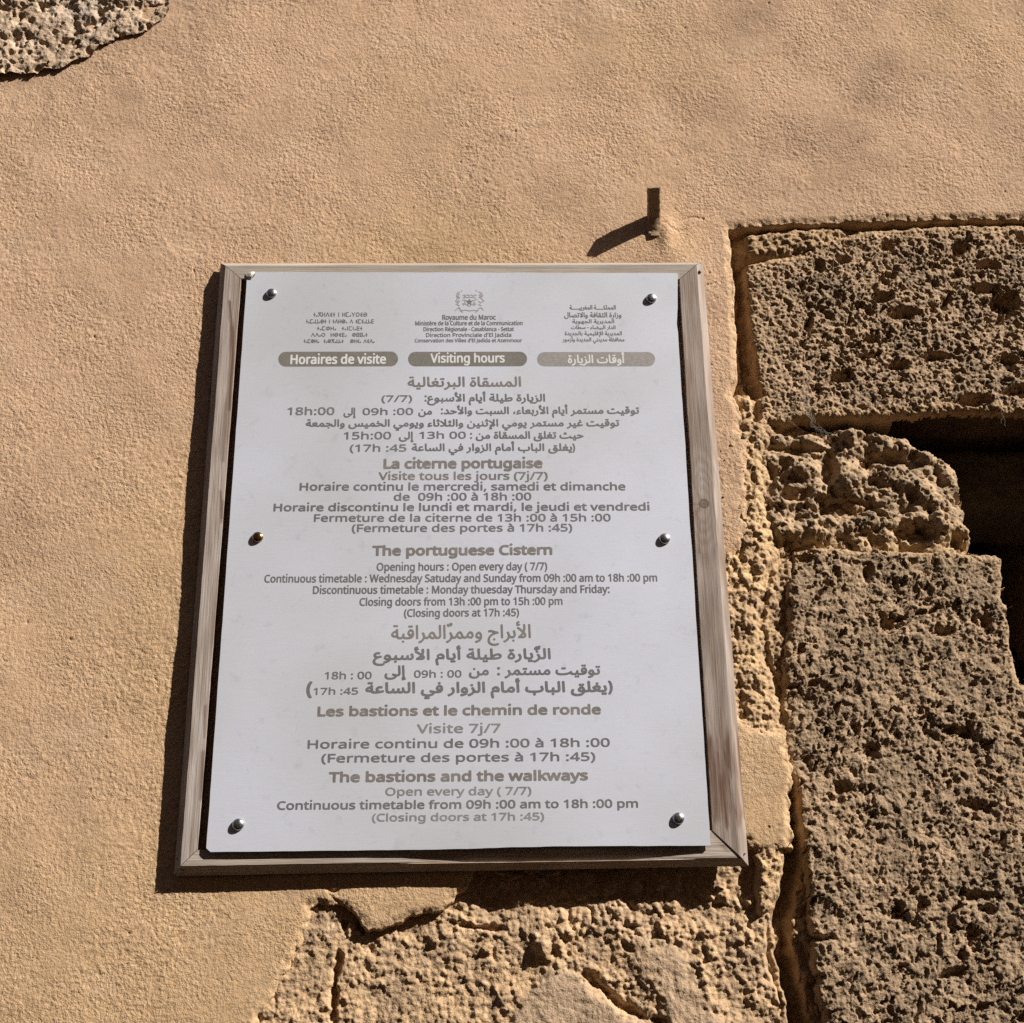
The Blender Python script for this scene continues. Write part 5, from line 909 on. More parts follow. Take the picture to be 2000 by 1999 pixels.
def wood_tint(pts, vert, side):
    """pts (n,3) world -> colours; stains and the knot are in the board"""
    X, Y, Z = pts[:, 0], pts[:, 1], pts[:, 2]
    px, py = to_px(X, Y, Z)
    a, b = (Z, X) if vert else (X, Z)
    c = mixc((0.410, 0.348, 0.312), (0.30, 0.240, 0.202), sstep(-0.3, 0.4, fbm(b * 9, a, 0.10, 3, 401)))
    c = mixc2(c, (0.52, 0.475, 0.455), 0.6 * sstep(0.0, 0.5, fbm(b * 16, a, 0.20, 3, 402)))
    st = fbm(b * 22, a, 0.12, 4, 403, 0.6)
    brown = np.array((0.19, 0.095, 0.050))
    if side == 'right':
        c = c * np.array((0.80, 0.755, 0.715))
        # growth rings bending round the knot
        kx, ky = 1375.0, 984.0
        dx = px - (kx + (py - ky) * 0.052); dy = py - ky
        bend = dx + 16 * np.exp(-(dy / 70.0) ** 2) * np.sign(dx + 6) * np.exp(-(dx / 26.0) ** 2)
        ring = 0.5 + 0.5 * np.sin(bend * 1.9 + 2.0 * fbm(b * 12, a, 0.1, 2, 404))
        c = c * (1 - 0.20 * (ring * sstep(700, 900, py))[:, None])
        # flame figure lower down
        q = np.sqrt(((px - (1372 + (py - 1350) * 0.055)) / 11.0) ** 2 + ((py - 1350) / 88.0) ** 2)
        ring = 0.5 + 0.5 * np.sin(q * 17); c = c * (1 - 0.34 * (ring * np.exp(-(q - 0.4) ** 2 * 0.8))[:, None])
        r = np.sqrt(dx ** 2 + (dy * 1.1) ** 2)
        k = np.exp(-((r - 8.5) / 1.8) ** 2) * 0.65 + np.exp(-(r / 4.0) ** 2) * 0.40 + 0.25 * (r < 9)
        c = mixc2(c, (0.09, 0.06, 0.04), np.clip(k * 1.3, 0, 1))
        for line, w, s in (([(1352, 985), (1362, 986), (1370, 985)], 1.4, .8), ([(1354, 1003), (1362, 995), (1368, 990)], 1.6, .8), ([(1354, 1012), (1361, 1003), (1366, 996)], 1.4, .7), ([(1361, 1000), (1364, 1018), (1365, 1045), (1366, 1080)], 2.0, .8),
                           ([(1349, 905), (1353, 935), (1362, 965), (1368, 978)], 1.6, .5), ([(1351, 915), (1358, 950), (1367, 972)], 1.4, .4)):
            c = mixc2(c, (0.16, 0.08, 0.05), s * np.exp(-(ldist(px, py, line) / w) ** 2))
        s = sstep(1395, 1470, py) * (1 - sstep(1590 + 30 * st, 1615 + 30 * st, py + 10 * np.sin((px - 1400) * 0.25))) * sstep(-0.32, 0.25, st + 0.0018 * (py - 1500) * 0.6)
        c = mixc2(c, (0.115, 0.055, 0.030), 0.92 * np.clip(1.5 * s, 0, 1) * (0.55 + 0.45 * sstep(-0.2, 0.2, fbm(b * 40, a, 0.10, 3, 420))))
        s = np.exp(-((px - (1337 + (py - 640) * 0.055)) / 4.0) ** 2) * sstep(620, 680, py) * (1 - sstep(840, 980, py)) * sstep(-0.3, 0.3, st)
        c = mixc2(c, (0.20, 0.095, 0.055), 0.85 * s)
        s = np.exp(-((px - (1345 + (py - 700) * 0.05)) / 7.0) ** 2) * sstep(560, 700, py) * (1 - sstep(900, 1050, py)) * sstep(-0.1, 0.3, st)
        c = mixc2(c, (0.33, 0.28, 0.24), 0.6 * s)
        s = np.exp(-((px - (1350 + (py - 1100) * 0.06)) / 5.0) ** 2) * sstep(1080, 1150, py) * sstep(-0.2, 0.35, st)
        c = mixc2(c, (0.25, 0.13, 0.075), 0.5 * s)
    if side == 'left':
        for line, w, s in (([(449, 590), (451, 625), (454, 650), (455, 690), (452, 740), (449, 800)], 2.6, .75), ([(452, 640), (447, 760), (441, 830), (436, 900)], 2.2, .5), ([(431, 960), (432, 990), (433, 1012)], 2.0, .6),
                           ([(436, 980), (433, 1020)], 2.4, .5), ([(425, 1180), (420, 1260), (412, 1330)], 1.6, .35), ([(396, 1470), (394, 1560)], 3.2, .55), ([(401, 1380), (399, 1440)], 2.2, .4)):
            c = mixc2(c, (0.13, 0.07, 0.045), min(1, s * 1.25) * np.exp(-((ldist(px, py, line) + 2.2 * st) / (w * 1.3)) ** 2))
        c = mixc2(c, (0.24, 0.165, 0.12), 0.35 * sstep(0.05, 0.45, st))
        s = np.exp(-((px - (468 - (py - 560) * 0.075)) / 4.0) ** 2) * sstep(-0.25, 0.3, st); c = mixc2(c, (0.20, 0.12, 0.075), 0.4 * s)
    if side == 'bottom':
        s = np.exp(-(((px - 1414 - 0.9 * (py - 1655)) / 5.0) ** 2 + ((py - 1655) / 8.0) ** 2)); c = mixc2(c, (0.14, 0.045, 0.03), np.clip(1.4 * s, 0, 0.9))
        s = sstep(780, 860, px) * (1 - sstep(1180, 1290, px)) * sstep(-0.35, 0.15, st); c = mixc2(c, brown, 0.75 * s)  # shadow of the plate on the middle of the board, painted brown
        c = mixc2(c, (0.44, 0.37, 0.30), 0.45 * np.ones(len(px)))
    if side == 'top':
        c = mixc2(c, (0.36, 0.315, 0.26), 0.65 * np.ones(len(px)))
    return np.clip(c, 0.02, 0.9)

def make_board(side, k0, k1, yf, mat, vert):
    """one mitred frame board between corners k0 and k1: face, sloping outer flank, inner and back faces"""
    L = int(round((P(*OFp[k0], yf) - P(*OFp[k1], yf)).length / 0.0016))
    def corner(k, sgn):
        of, ob, inn = P(*OFp[k], yf), P(*OBp[k], Y_BACK), P(*IFp[k], yf)
        obf = of + (ob - of) * 0.12 + Vector((0, 0.0006 - (ob.y - of.y) * 0.12, 0))
        ib = Vector((inn.x, Y_BACK, inn.z))
        return [ib, inn + Vector((0, 0.0008, 0)), inn, of, of + (ob - of) * 0.10, ob]
    A, B = corner(k0, 1), corner(k1, -1)
    d = (B[3] - A[3]).normalized() * 0.00035
    A = [a + d for a in A]; B = [b - d for b in B]
    def section(C_):
        out = [C_[0], C_[0].lerp(C_[1], 0.5), C_[1]]
        n = 13
        out += [C_[2].lerp(C_[3], 0.02 + 0.96 * t / n) for t in range(n + 1)]
        out += [C_[3] + Vector((0, 0.0004, 0)), C_[4]]
        out += [C_[4].lerp(C_[5], t / 4) for t in range(1, 5)]
        out += [C_[5].lerp(C_[0], 0.5)]
        return np.array([list(v) for v in out])
    a, b = section(A), section(B)
    m = len(a)
    t = np.linspace(0, 1, L + 1)[:, None, None]
    V = a[None] * (1 - t) + b[None] * t
    X, Z = V[..., 0], V[..., 2]
    along = Z if vert else X
    sd_ = 410 + k0
    front = np.zeros(m); front[2:18] = 1
    w = 0.0006 * fbm(along, along * 0 + k0, 0.16, 3, sd_) ; w2 = 0.00035 * fbm(along, along * 0 + k0 + 5, 0.02, 3, sd_ + 1)
    edge_in = np.zeros(m); edge_in[0:5] = 1; edge_out = np.zeros(m); edge_out[14:18] = 1
    if vert: V[..., 0] += w + w2 * (edge_in + edge_out)
    else: V[..., 2] += w + w2 * (edge_in + edge_out)
    V[..., 1] += 0.0005 * fbm(along, along * 0 + 3, 0.1, 2, sd_ + 2) * front
    if side == 'bottom':            # the board and the plate part company towards the middle
        V[..., 1] += 0.0046 * np.exp(-(((to_px(X, 0 * X, Z)[0] - 1075) / 235.0) ** 4)) * front
    i = np.arange((L + 1) * m).reshape(L + 1, m)
    F = np.stack([i[:-1, :], np.roll(i[:-1, :], -1, 1), np.roll(i[1:, :], -1, 1), i[1:, :]], -1).reshape(-1, 4)
    pts = V.reshape(-1, 3)
    e = 0.0006
    me = mesh_np('frame_board', pts, F, wood_tint(pts, vert, side))
    # end caps
    bmv = len(pts)
    import bmesh
    bm = bmesh.new(); bm.from_mesh(me); bm.verts.ensure_lookup_table()
    for r in (0, L):
        bm.faces.new([bm.verts[r * m + q] for q in range(m)])
    bmesh.ops.recalc_face_normals(bm, faces=bm.faces)
    for f in bm.faces: f.smooth = False
    for f in bm.faces: f.smooth = True
    for ed in bm.edges:
        if len(ed.link_faces) == 2 and ed.calc_face_angle(0) > 0.6: ed.smooth = False
    bm.to_mesh(me); bm.free()
    return link('frame_board', me, mat, sign, tuple((A[3] + B[3]) / 2))

boards = {}
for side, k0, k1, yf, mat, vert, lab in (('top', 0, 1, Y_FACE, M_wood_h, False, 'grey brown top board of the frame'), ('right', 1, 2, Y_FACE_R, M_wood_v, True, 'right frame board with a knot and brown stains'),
                                    ('bottom', 2, 3, Y_FACE, M_wood_h, False, 'bottom frame board, shadow of the plate painted brown across its middle'), ('left', 3, 0, Y_FACE, M_wood_v, True, 'left frame board with dark cracks')):
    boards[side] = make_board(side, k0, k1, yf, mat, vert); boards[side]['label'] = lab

# ---- plate
M_plate = new_mat('brushed_pale_metal', (0.62, 0.63, 0.67), 0.42, 0.5, 0.12)
n = N(M_plate); p_ = n.pos((60, 60, 2600)); q_ = n.pos()
c1 = n.ramp(n.noise(p_, 1.0, 3), [(0.3, (0.94, 0.94, 0.95)), (0.7, (1.02, 1.02, 1.02))])
c2 = n.ramp(n.noise(q_, 2.6, 3), [(0.32, (0.525, 0.530, 0.560)), (0.68, (0.630, 0.650, 0.745))])  # broad bluish sheen of the metal, put into the base colour
c3 = n.ramp(n.noise(q_, 55, 4, 0.7), [(0.26, (0.88, 0.88, 0.89)), (0.42, (1, 1, 1))])
n.link(n.mul(n.mul(c2, c1), c3), n.b.inputs['Base Color'])
n.link(n.ramp(n.noise(q_, 6, 4), [(0.3, 0.36), (0.7, 0.50)]), n.b.inputs['Roughness'])
n.link(n.bump(n.noise(p_, 1.0, 3), 0.00004), n.b.inputs['Normal'])
M_plate_edge = new_mat('cut_plate_edge', (0.62, 0.61, 0.60), 0.4, 0.5)

def wavy(a, b, n_, amp, seed):
    out = []
    for k in range(n_):
        t = k / n_
        x, y = a[0] + (b[0] - a[0]) * t, a[1] + (b[1] - a[1]) * t
        w = amp * float(fbm(np.array([x / 60.0]), np.array([y / 60.0 + seed]), 1.0, 3, seed)[0])
        L_ = math.hypot(b[0] - a[0], b[1] - a[1])
        out.append((x - (b[1] - a[1]) / L_ * w, y + (b[0] - a[0]) / L_ * w))
    return out
OUT = wavy((499, 532), (1323.5, 534), 40, 0.9, 1) + wavy((1323.5, 534), (1323.5, 600), 6, 0.6, 2) + wavy((1323.5, 600), (1322, 640), 6, 1.5, 3) + wavy((1324, 650), (1388, 1652), 50, 1.2, 4) \
    + wavy((1388, 1652), (1080, 1653.5), 20, 0.8, 5) + wavy((1080, 1653.5), (820, 1660), 20, 1.5, 6) + wavy((820, 1660), (411, 1664.5), 20, 0.8, 7) + [(411, 1664.5), (407, 1661), (403, 1657)] \
    + wavy((403, 1657), (482, 548), 50, 0.8, 8) + [(482, 547), (488, 548), (494, 543), (498, 537)]
import bmesh
bm = bmesh.new()
pv = [PP(x, y) for x, y in OUT]
f_ = [bm.verts.new(v) for v in pv]
b_ = [bm.verts.new(v + PLN * 0.0022) for v in pv]
def fill(vs, flip, mi):
    for t in tessellate_polygon([[v.co for v in vs]]):
        f = bm.faces.new([vs[k] for k in (t if not flip else t[::-1])]); f.material_index = mi
fill(f_, False, 0); fill(b_, True, 0)
nv = len(f_)
for k in range(nv):
    f = bm.faces.new([f_[k], f_[(k + 1) % nv], b_[(k + 1) % nv], b_[k]]); f.material_index = 1
bmesh.ops.recalc_face_normals(bm, faces=bm.faces)
me = bpy.data.meshes.new('plate'); bm.to_mesh(me); bm.free()
plate = link('plate', me, M_plate, sign, tuple(PP(900, 1100)))
me.materials.append(M_plate_edge)

# curled flake where the upper left corner of the plate has come away
M_flake = new_mat('pale_flake', (0.62, 0.59, 0.54), 0.6, 0.3)
fl = [[(483, 531.5, .0008), (490, 531, .0022), (498, 530.5, .0012)], [(483, 536, .001), (490.5, 535.5, .0030), (498, 534.5, .0020)], [(483, 541.5, .0008), (489, 540.5, .0026), (495.5, 537.5, .0022)]]
V = [PP(x, y, o) for row in fl for x, y, o in row] + [PP(x, y, o - .0005) for row in fl for x, y, o in row]
F = []
for r in range(2):
    for c in range(2):
        k = r * 3 + c; F += [(k, k + 1, k + 4, k + 3), (9 + k, 9 + k + 3, 9 + k + 4, 9 + k + 1)]
ring = [0, 1, 2, 5, 8, 7, 6, 3]
F += [(ring[k], 9 + ring[k], 9 + ring[(k + 1) % 8], ring[(k + 1) % 8]) for k in range(8)]
me = bpy.data.meshes.new('bent_corner'); me.from_pydata([tuple(v) for v in V], [], F); me.update()
link('bent_corner', me, M_flake, plate, tuple(PP(490, 536)))

# ---- lettering
def ink_mat(name, col, hi=1.30):
    m = new_mat(name, col, 0.5, 0.35); n = N(m); q = n.pos()
    r = n.ramp(n.noise(q, 420, 3, 0.7), [(0.30, tuple(min(1, c * 1.35) for c in col)), (0.58, col)])
    worn = n.ramp(n.noise(q, 26, 4, 0.65), [(0.36, (1, 1, 1)), (0.70, (hi, hi, hi))])
    n.link(n.mul(r, worn), n.b.inputs['Base Color'])
    n.link(n.ramp(n.noise(q, 14, 3), [(0.35, 0.42), (0.65, 0.58)]), n.b.inputs['Roughness'])
    return m
INK = {'g': ink_mat('grey_ink', (0.118, 0.115, 0.120)), 'b': ink_mat('bronze_ink', (0.152, 0.139, 0.127)), 'l': ink_mat('faded_grey_ink', (0.175, 0.170, 0.172)),
       'w': new_mat('pale_lettering', (0.62, 0.62, 0.62), 0.45, 0.4), 'bar': ink_mat('bronze_bar', (0.155, 0.142, 0.124), 1.12), 'bar2': ink_mat('faded_bronze_bar', (0.240, 0.222, 0.212), 1.1),
       'e': ink_mat('pale_emblem_ink', (0.25, 0.24, 0.235))}

GL = {t: {chr(c): (a / 400.0, [[(s[k] / 400.0, s[k + 1] / 400.0) for k in range(0, len(s), 2)] for s in sp]) for c, (a, sp) in g.items()} for t, g in GLYPHS.items()}
CAP = {'l': 229 / 400.0, 'a': 169 / 400.0}
MARKS = {'\u0651': (-0.02, 0.02), '\u064e': (0.0, 0.10)}

def glyph_field(gx, gy, loops):
    """signed distance to a letter given by its closed outlines (non-zero winding), positive inside"""
    d2 = np.full(gx.shape, 1e9); wind = np.zeros(gx.shape, int)
    for lp in loops:
        for i in range(len(lp)):
            ax, ay = lp[i - 1]; bx, by = lp[i]
            ex, ey = bx - ax, by - ay
            if ex == 0 and ey == 0: continue
            t = np.clip(((gx - ax) * ex + (gy - ay) * ey) / (ex * ex + ey * ey), 0, 1)
            d2 = np.minimum(d2, (gx - ax - ex * t) ** 2 + (gy - ay - ey * t) ** 2)
            side = ex * (gy - ay) - ey * (gx - ax)
            wind += ((ay <= gy) & (by > gy) & (side > 0)).astype(int) - ((by <= gy) & (ay > gy) & (side < 0)).astype(int)
    return np.where(wind != 0, 1, -1) * np.sqrt(d2)

def contour_faces(sd, x0, y0, st):
    """polygons that fill the region sd > 0 of a grid"""
    pos = sd > 0
    full = pos[:-1, :-1] & pos[:-1, 1:] & pos[1:, 1:] & pos[1:, :-1]
    some = (pos[:-1, :-1] | pos[:-1, 1:] | pos[1:, 1:] | pos[1:, :-1]) & ~full
    V = []; T = []
    for j in range(full.shape[0]):                     # whole cells, joined along the row
        r = np.concatenate([[0], full[j].astype(int), [0]]); e = np.flatnonzero(np.diff(r))
        for i0, i1 in zip(e[::2], e[1::2]):
            k = len(V)
            V += [(x0 + i0 * st, y0 + j * st), (x0 + i1 * st, y0 + j * st), (x0 + i1 * st, y0 + (j + 1) * st), (x0 + i0 * st, y0 + (j + 1) * st)]
            T.append((k, k + 1, k + 2, k + 3))
    for j, i in zip(*np.nonzero(some)):                # cut cells
        cs = [(i, j, sd[j, i]), (i + 1, j, sd[j, i + 1]), (i + 1, j + 1, sd[j + 1, i + 1]), (i, j + 1, sd[j + 1, i])]
        q = []
        for k in range(4):
            ax, ay, a = cs[k]; bx, by, b = cs[(k + 1) % 4]
            if a > 0: q.append((ax, ay))
            if (a > 0) != (b > 0):
                t = a / (a - b); q.append((ax + (bx - ax) * t, ay + (by - ay) * t))
        if len(q) >= 3:
            k = len(V); V += [(x0 + u * st, y0 + v * st) for u, v in q]; T.append(tuple(range(k, k + len(q))))
    return V, T

def run_geometry(text, script, x0, yb0, x1, yb1, ytop, bold):
    """one run of lettering as flat faces in the plate's plane"""
    G = GL[script]; pen = 0.0; items = []
    for k, ch in enumerate(text):
        if ch in MARKS:                                # a mark sits over the letter it follows in reading order
            nxt = next((c for c in text[k + 1:] if c not in MARKS), ' ')
            w = G.get(nxt, (0.3, []))[0]
            sp = G[ch][1]; mx = [q[0] for s in sp for q in s]
            dx, dy = MARKS[ch]
            items.append((pen + w * 0.5 - (min(mx) + max(mx)) / 2 + dx, [[(a, b + dy) for a, b in s] for s in sp]))
        elif ch in G:
            sp = G[ch][1]
            if ch in 'ij':                             # keep the dot clear of the stem once the strokes are thickened
                sp = [[(a, b + 0.03 + 1.4 * bold) for a, b in l] if min(q[1] for q in l) > 0.3 else l for l in sp]
            items.append((pen, sp)); pen += G[ch][0]
        else:
            pen += 0.25
    xs_ = [p + q[0] for p, sp in items for s in sp for q in s]
    ys_ = [q[1] for p, sp in items for s in sp for q in s]
    lo, hi = min(xs_), max(xs_)
    O = PP(x0, yb0); Rv = PP(x1, yb1) - O
    W = Rv.length; ux = Rv / W
    uz = ux.cross(PLN).normalized()
    if uz.z < 0: uz = -uz
    H = (PP((x0 + x1) / 2, ytop) - PP((x0 + x1) / 2, (yb0 + yb1) / 2)).length
    sz = H / CAP[script]; w = bold * sz
    sx = (W - 2 * w) / (hi - lo)
    st = H / (16.0 if script == 'l' else 14.0)
    gx0, gy0 = -3 * st, min(ys_) * sz - w - 3 * st
    nx = int((W + 6 * st) / st) + 2; ny = int((max(ys_) * sz + w + 3 * st - gy0) / st) + 2
    sd = np.full((ny, nx), -1.0)
    for p, sp in items:
        if not sp: continue
        loops = [[(w + (p + a - lo) * sx, b * sz) for a, b in s] for s in sp]
        ax = [q[0] for l in loops for q in l]; ay = [q[1] for l in loops for q in l]
        i0 = max(int((min(ax) - w - 2 * st - gx0) / st), 0); i1 = min(int((max(ax) + w + 2 * st - gx0) / st) + 2, nx)
        j0 = max(int((min(ay) - w - 2 * st - gy0) / st), 0); j1 = min(int((max(ay) + w + 2 * st - gy0) / st) + 2, ny)
        X, Y = np.meshgrid(gx0 + st * np.arange(i0, i1), gy0 + st * np.arange(j0, j1))
        sd[j0:j1, i0:i1] = np.maximum(sd[j0:j1, i0:i1], glyph_field(X, Y, loops) + w)
    V, T = contour_faces(sd, gx0, gy0, st)
    return [O + ux * a + uz * b - PLN * 0.00014 for a, b in V], T

def flat_object(name, V, T, mat, parent, label=None, loc=None):
    me = bpy.data.meshes.new(name); me.from_pydata([tuple(v) for v in V], [], T)
    me.update()
    c = sum((Vector(v) for v in V), Vector()) / len(V)
    o = link(name, me, mat, parent, tuple(c))
    if label: o['label'] = label
    return o

def rr_badge(x0, x1, y0, y1, dy):
    """rounded bar in the plate's plane"""
    r = (y1 - y0) / 2; pts = []
    for k in range(13):
        a = math.pi / 2 + math.pi * k / 12; pts.append((x0 + r + r * math.cos(a), (y0 + y1) / 2 - r * math.sin(a)))
    for k in range(13):
        a = -math.pi / 2 + math.pi * k / 12; pts.append((x1 - r + r * math.cos(a), (y0 + y1) / 2 + dy - r * math.sin(a)))
    V = [PP(x, y, 0.00006) for x, y in pts]
    return V, [tuple(range(len(V)))]
for k, (x0, x1, y0, y1, dy, mt) in enumerate(((543.5, 777.5, 687.5, 716.5, -0.6, 'bar'), (797, 1029.5, 687.5, 716, -0.2, 'bar'), (1049, 1279.5, 688, 716, 0.0, 'bar2'))):
    V, T = rr_badge(x0, x1, y0, y1, dy)
    flat_object('heading_bar', V, T, INK[mt], plate, 'faded heading bar, lighter than the other two' if mt == 'bar2' else None)

by_line = {}
for r in RUNS:
    by_line.setdefault(r[-1], []).append(r)
for ln, rs in by_line.items():
    V = []; T = []
    for (text, script, x0, yb0, x1, yb1, ytop, bold, ink, _) in rs:
        v, t = run_geometry(shape(text) if script == 'a' else text, script, x0, yb0, x1, yb1, ytop, bold)
        T += [tuple(i + len(V) for i in q) for q in t]; V += v
    flat_object('text_line', V, T, INK[rs[0][8]], plate)

def strokes(polys, w, mat, name, label=None, off=0.00012):
    V = []; T = []
    for k, pl in enumerate(polys):
        for s, (a, b) in enumerate(zip(pl[:-1], pl[1:])):
            dx, dy = b[0] - a[0], b[1] - a[1]; L_ = math.hypot(dx, dy) or 1e-6
            nx, ny = -dy / L_ * w / 2, dx / L_ * w / 2
            ex, ey = dx / L_ * w * 0.25, dy / L_ * w * 0.25
            o = off + 0.000006 * ((s + 3 * k) % 7)
            i = len(V)
            V += [PP(a[0] + nx - ex, a[1] + ny - ey, o), PP(b[0] + nx + ex, b[1] + ny + ey, o), PP(b[0] - nx + ex, b[1] - ny + ey, o), PP(a[0] - nx - ex, a[1] - ny - ey, o)]
            T.append((i, i + 1, i + 2, i + 3))
    return flat_object(name, V, T, mat, plate, label)

def circ(cx, cy, rx, ry, n_=9):
    return [(cx + rx * math.cos(2 * math.pi * k / n_), cy + ry * math.sin(2 * math.pi * k / n_)) for k in range(n_ + 1)]
TIF = {'t': (.5, [[(.25, 0), (.25, 1)], [(.02, .5), (.48, .5)]]), 'a': (.36, [circ(.18, .16, .11, .13, 6)]), 'g': (.85, [[(.05, 0), (.8, 1)], [(.05, 1), (.8, 0)], [(.05, 1), (.8, 1)]]),
       'l': (.75, [[(.08, 0), (.08, 1)], [(.65, 0), (.65, 1)], [(.08, .3), (.65, .7)]]), 'd': (.85, [[(.05, 0), (.42, 1), (.8, 0)]]), 'i': (.62, [[(.55, 1), (.1, .72), (.5, .5), (.1, .28), (.55, 0)]]),
       'n': (.3, [[(.15, 0), (.15, 1)]]), 'm': (.72, [[(.65, 1), (.08, 1), (.08, 0), (.65, 0)]]), 'G': (.85, [[(.05, 1), (.42, .45), (.8, 1)], [(.42, .45), (.42, 0)]]), 'r': (.95, [circ(.47, .5, .4, .48)]),
       'b': (.95, [circ(.47, .5, .4, .48), [(.1, .5), (.85, .5)]]), 'w': (.8, [[(.08, 1), (.08, 0), (.7, 0), (.7, 1)]]), 's': (.95, [circ(.47, .5, .4, .48), circ(.47, .5, .1, .12, 5)]),
       'y': (.6, [[(.3, 0), (.3, 1)], [(.05, 1), (.3, .6), (.55, 1)], [(.05, 0), (.3, .4), (.55, 0)]]), 'D': (.65, [[(.6, 1), (.08, 1), (.08, 0), (.6, 0)], [(.08, .5), (.55, .5)]]),
       'h': (.95, [circ(.47, .5, .4, .48), [(.47, .05), (.47, .95)]]), 'T': (.7, [[(.6, 1), (.08, 1), (.08, 0), (.6, 0), (.6, 1)], [(.08, .5), (.6, .5)]]), ' ': (.45, [])}
for txt, x0, x1, yb, yt in (('tagldit n lmaGrib', 612.3, 718.5, 618.6, 611), ('tamawast n tdlsa d imiawaD', 598, 731, 631.6, 624.6), ('tamhla  tanmnaDt', 619.5, 709, 645, 638.5),
                            ('ddar  lbiDa  sTTat', 608, 719, 657.6, 651), ('tamhla  tasgawat   slia dida', 593.6, 732.5, 669.8, 663.5)):
    wtot = sum(TIF[c][0] + .14 for c in txt)
    k = (x1 - x0) / wtot; pen = x0; polys = []
    for c in txt:
        wd, st = TIF[c]
        polys += [[(pen + a * k, yb - b * (yb - yt)) for a, b in s] for s in st]
        pen += (wd + .14) * k
    strokes(polys, 1.5, INK['g'], 'text_line')

# coat of arms: crown over a shield with a star, two lions beside it, a scroll below
def em(l): return [(790 + x / 7.728, 550 + y / 7.728) for x, y in l]
E_ = []
E_ += [em(l) for l in ([(840, 160), (800, 175), (785, 215), (800, 250), (835, 250)], [(800, 180), (830, 200), (795, 225), (835, 240)], [(795, 262), (775, 300), (815, 330), (780, 345), (830, 365)], [(820, 275), (800, 310), (835, 300)], [(860, 150), (875, 135)],
                       [(1120, 160), (1165, 175), (1180, 215), (1160, 250), (1120, 240)], [(1160, 185), (1130, 205), (1170, 225), (1130, 235)], [(1160, 262), (1200, 295), (1150, 325), (1120, 300)], [(1120, 345), (1160, 370)], [(1090, 150), (1080, 135)],
                       [(880, 215), (905, 200), (920, 222), (950, 200), (978, 218), (1005, 200), (1035, 222), (1060, 200), (1090, 212)], [(885, 250), (930, 242), (980, 240), (1030, 242), (1075, 250)], [(900, 228), (925, 240)], [(1055, 228), (1040, 240)],
                       [(870, 285), (900, 280), (940, 290)], [(1020, 290), (1060, 282), (1095, 270)], [(880, 330), (905, 350), (880, 355), (920, 335)], [(1035, 350), (1060, 330), (1080, 345), (1045, 360)], [(905, 300), (925, 345), (980, 375), (1035, 345), (1055, 300)],
                       [(765, 440), (790, 415), (830, 405), (860, 440), (920, 432), (980, 445), (1040, 436), (1090, 445), (1125, 405), (1165, 400), (1190, 435)], [(835, 400), (815, 385)], [(880, 465), (850, 450), (840, 430)], [(1075, 470), (1100, 450), (1118, 432)])]
strokes(E_, 1.7, INK['e'], 'emblem', 'small pale coat of arms with lions, crown and star')
star = [(980 + 42 * math.sin(4 * math.pi * k / 5), 312 - 42 * math.cos(4 * math.pi * k / 5)) for k in range(6)]
strokes([em(star)], 1.6, INK['g'], 'emblem_star', off=0.0002)

# ---- dome headed screws
M_chrome = new_mat('worn_chrome', (0.42, 0.42, 0.43), 0.26, 0.5, 1.0)
n = N(M_chrome); n.link(n.ramp(n.noise(n.pos(), 500, 3), [(0.3, 0.22), (0.7, 0.42)]), n.b.inputs['Roughness'])
M_brass = new_mat('tarnished_brass', (0.32, 0.20, 0.11), 0.26, 0.5, 1.0)
def dome_mesh(r, hcyl, hdome):
    prof = [(0, -0.001), (r, -0.001), (r, hcyl)] + [(r * math.cos(a), hcyl + hdome * math.sin(a)) for a in [math.pi / 2 * k / 8 for k in range(1, 9)]]
    n_ = 28; V = []; F = []
    for a, z in prof:
        for s in range(n_):
            t = 2 * math.pi * s / n_; V.append((a * math.cos(t), -z, a * math.sin(t)))
    for k in range(len(prof) - 1):
        for s in range(n_): F.append((k * n_ + s, k * n_ + (s + 1) % n_, (k + 1) * n_ + (s + 1) % n_, (k + 1) * n_ + s))
    me = bpy.data.meshes.new('screw'); me.from_pydata(V, [], F); me.update()
    bm = bmesh.new(); bm.from_mesh(me); bmesh.ops.remove_doubles(bm, verts=bm.verts, dist=1e-6); bmesh.ops.recalc_face_normals(bm, faces=bm.faces)
    for f in bm.faces: f.smooth = True
    bm.to_mesh(me); bm.free()
    return me
for k, (x, y, mt, tl) in enumerate(((530.5, 574, M_chrome, 0.0), (1272, 584, M_chrome, .05), (503.5, 1050, M_brass, -.04), (1298, 1053, M_chrome, .03), (465.5, 1611, M_chrome, .02), (1325, 1599, M_chrome, -.05))):
    me = dome_mesh(0.0071, 0.0012, 0.0040)
    me.materials.append(mt)
    o = bpy.data.objects.new('screw', me); C.objects.link(o); o.parent = sign
    w = Matrix.Translation(PP(x, y)) @ Matrix.Rotation(tl, 4, 'X') @ Matrix.Rotation(tl, 4, 'Z')
    o.matrix_basis = sign.matrix_basis.inverted() @ w
    if mt is M_brass: o['label'] = 'brown tarnished screw head'

# ---- small nails in the frame
M_nail = new_mat('rusty_nail', (0.10, 0.075, 0.06), 0.5, 0.5, 0.7)
for side, (x, y), yf, r in (('right', (1366.5, 532), -0.0165, 0.0021), ('left', (346.5, 1678), -0.010, 0.0010), ('bottom', (357, 1703), -0.012, 0.0014), ('right', (1455, 1668), -0.014, 0.0009)):
    me = dome_mesh(r, 0.0010, r * 0.8); me.name = 'nail'; me.materials.append(M_nail)
    o = bpy.data.objects.new('nail', me); C.objects.link(o); o.parent = boards[side]
    pw = sign.matrix_basis @ boards[side].matrix_basis
    o.matrix_basis = pw.inverted() @ Matrix.Translation(P(x, y, yf))
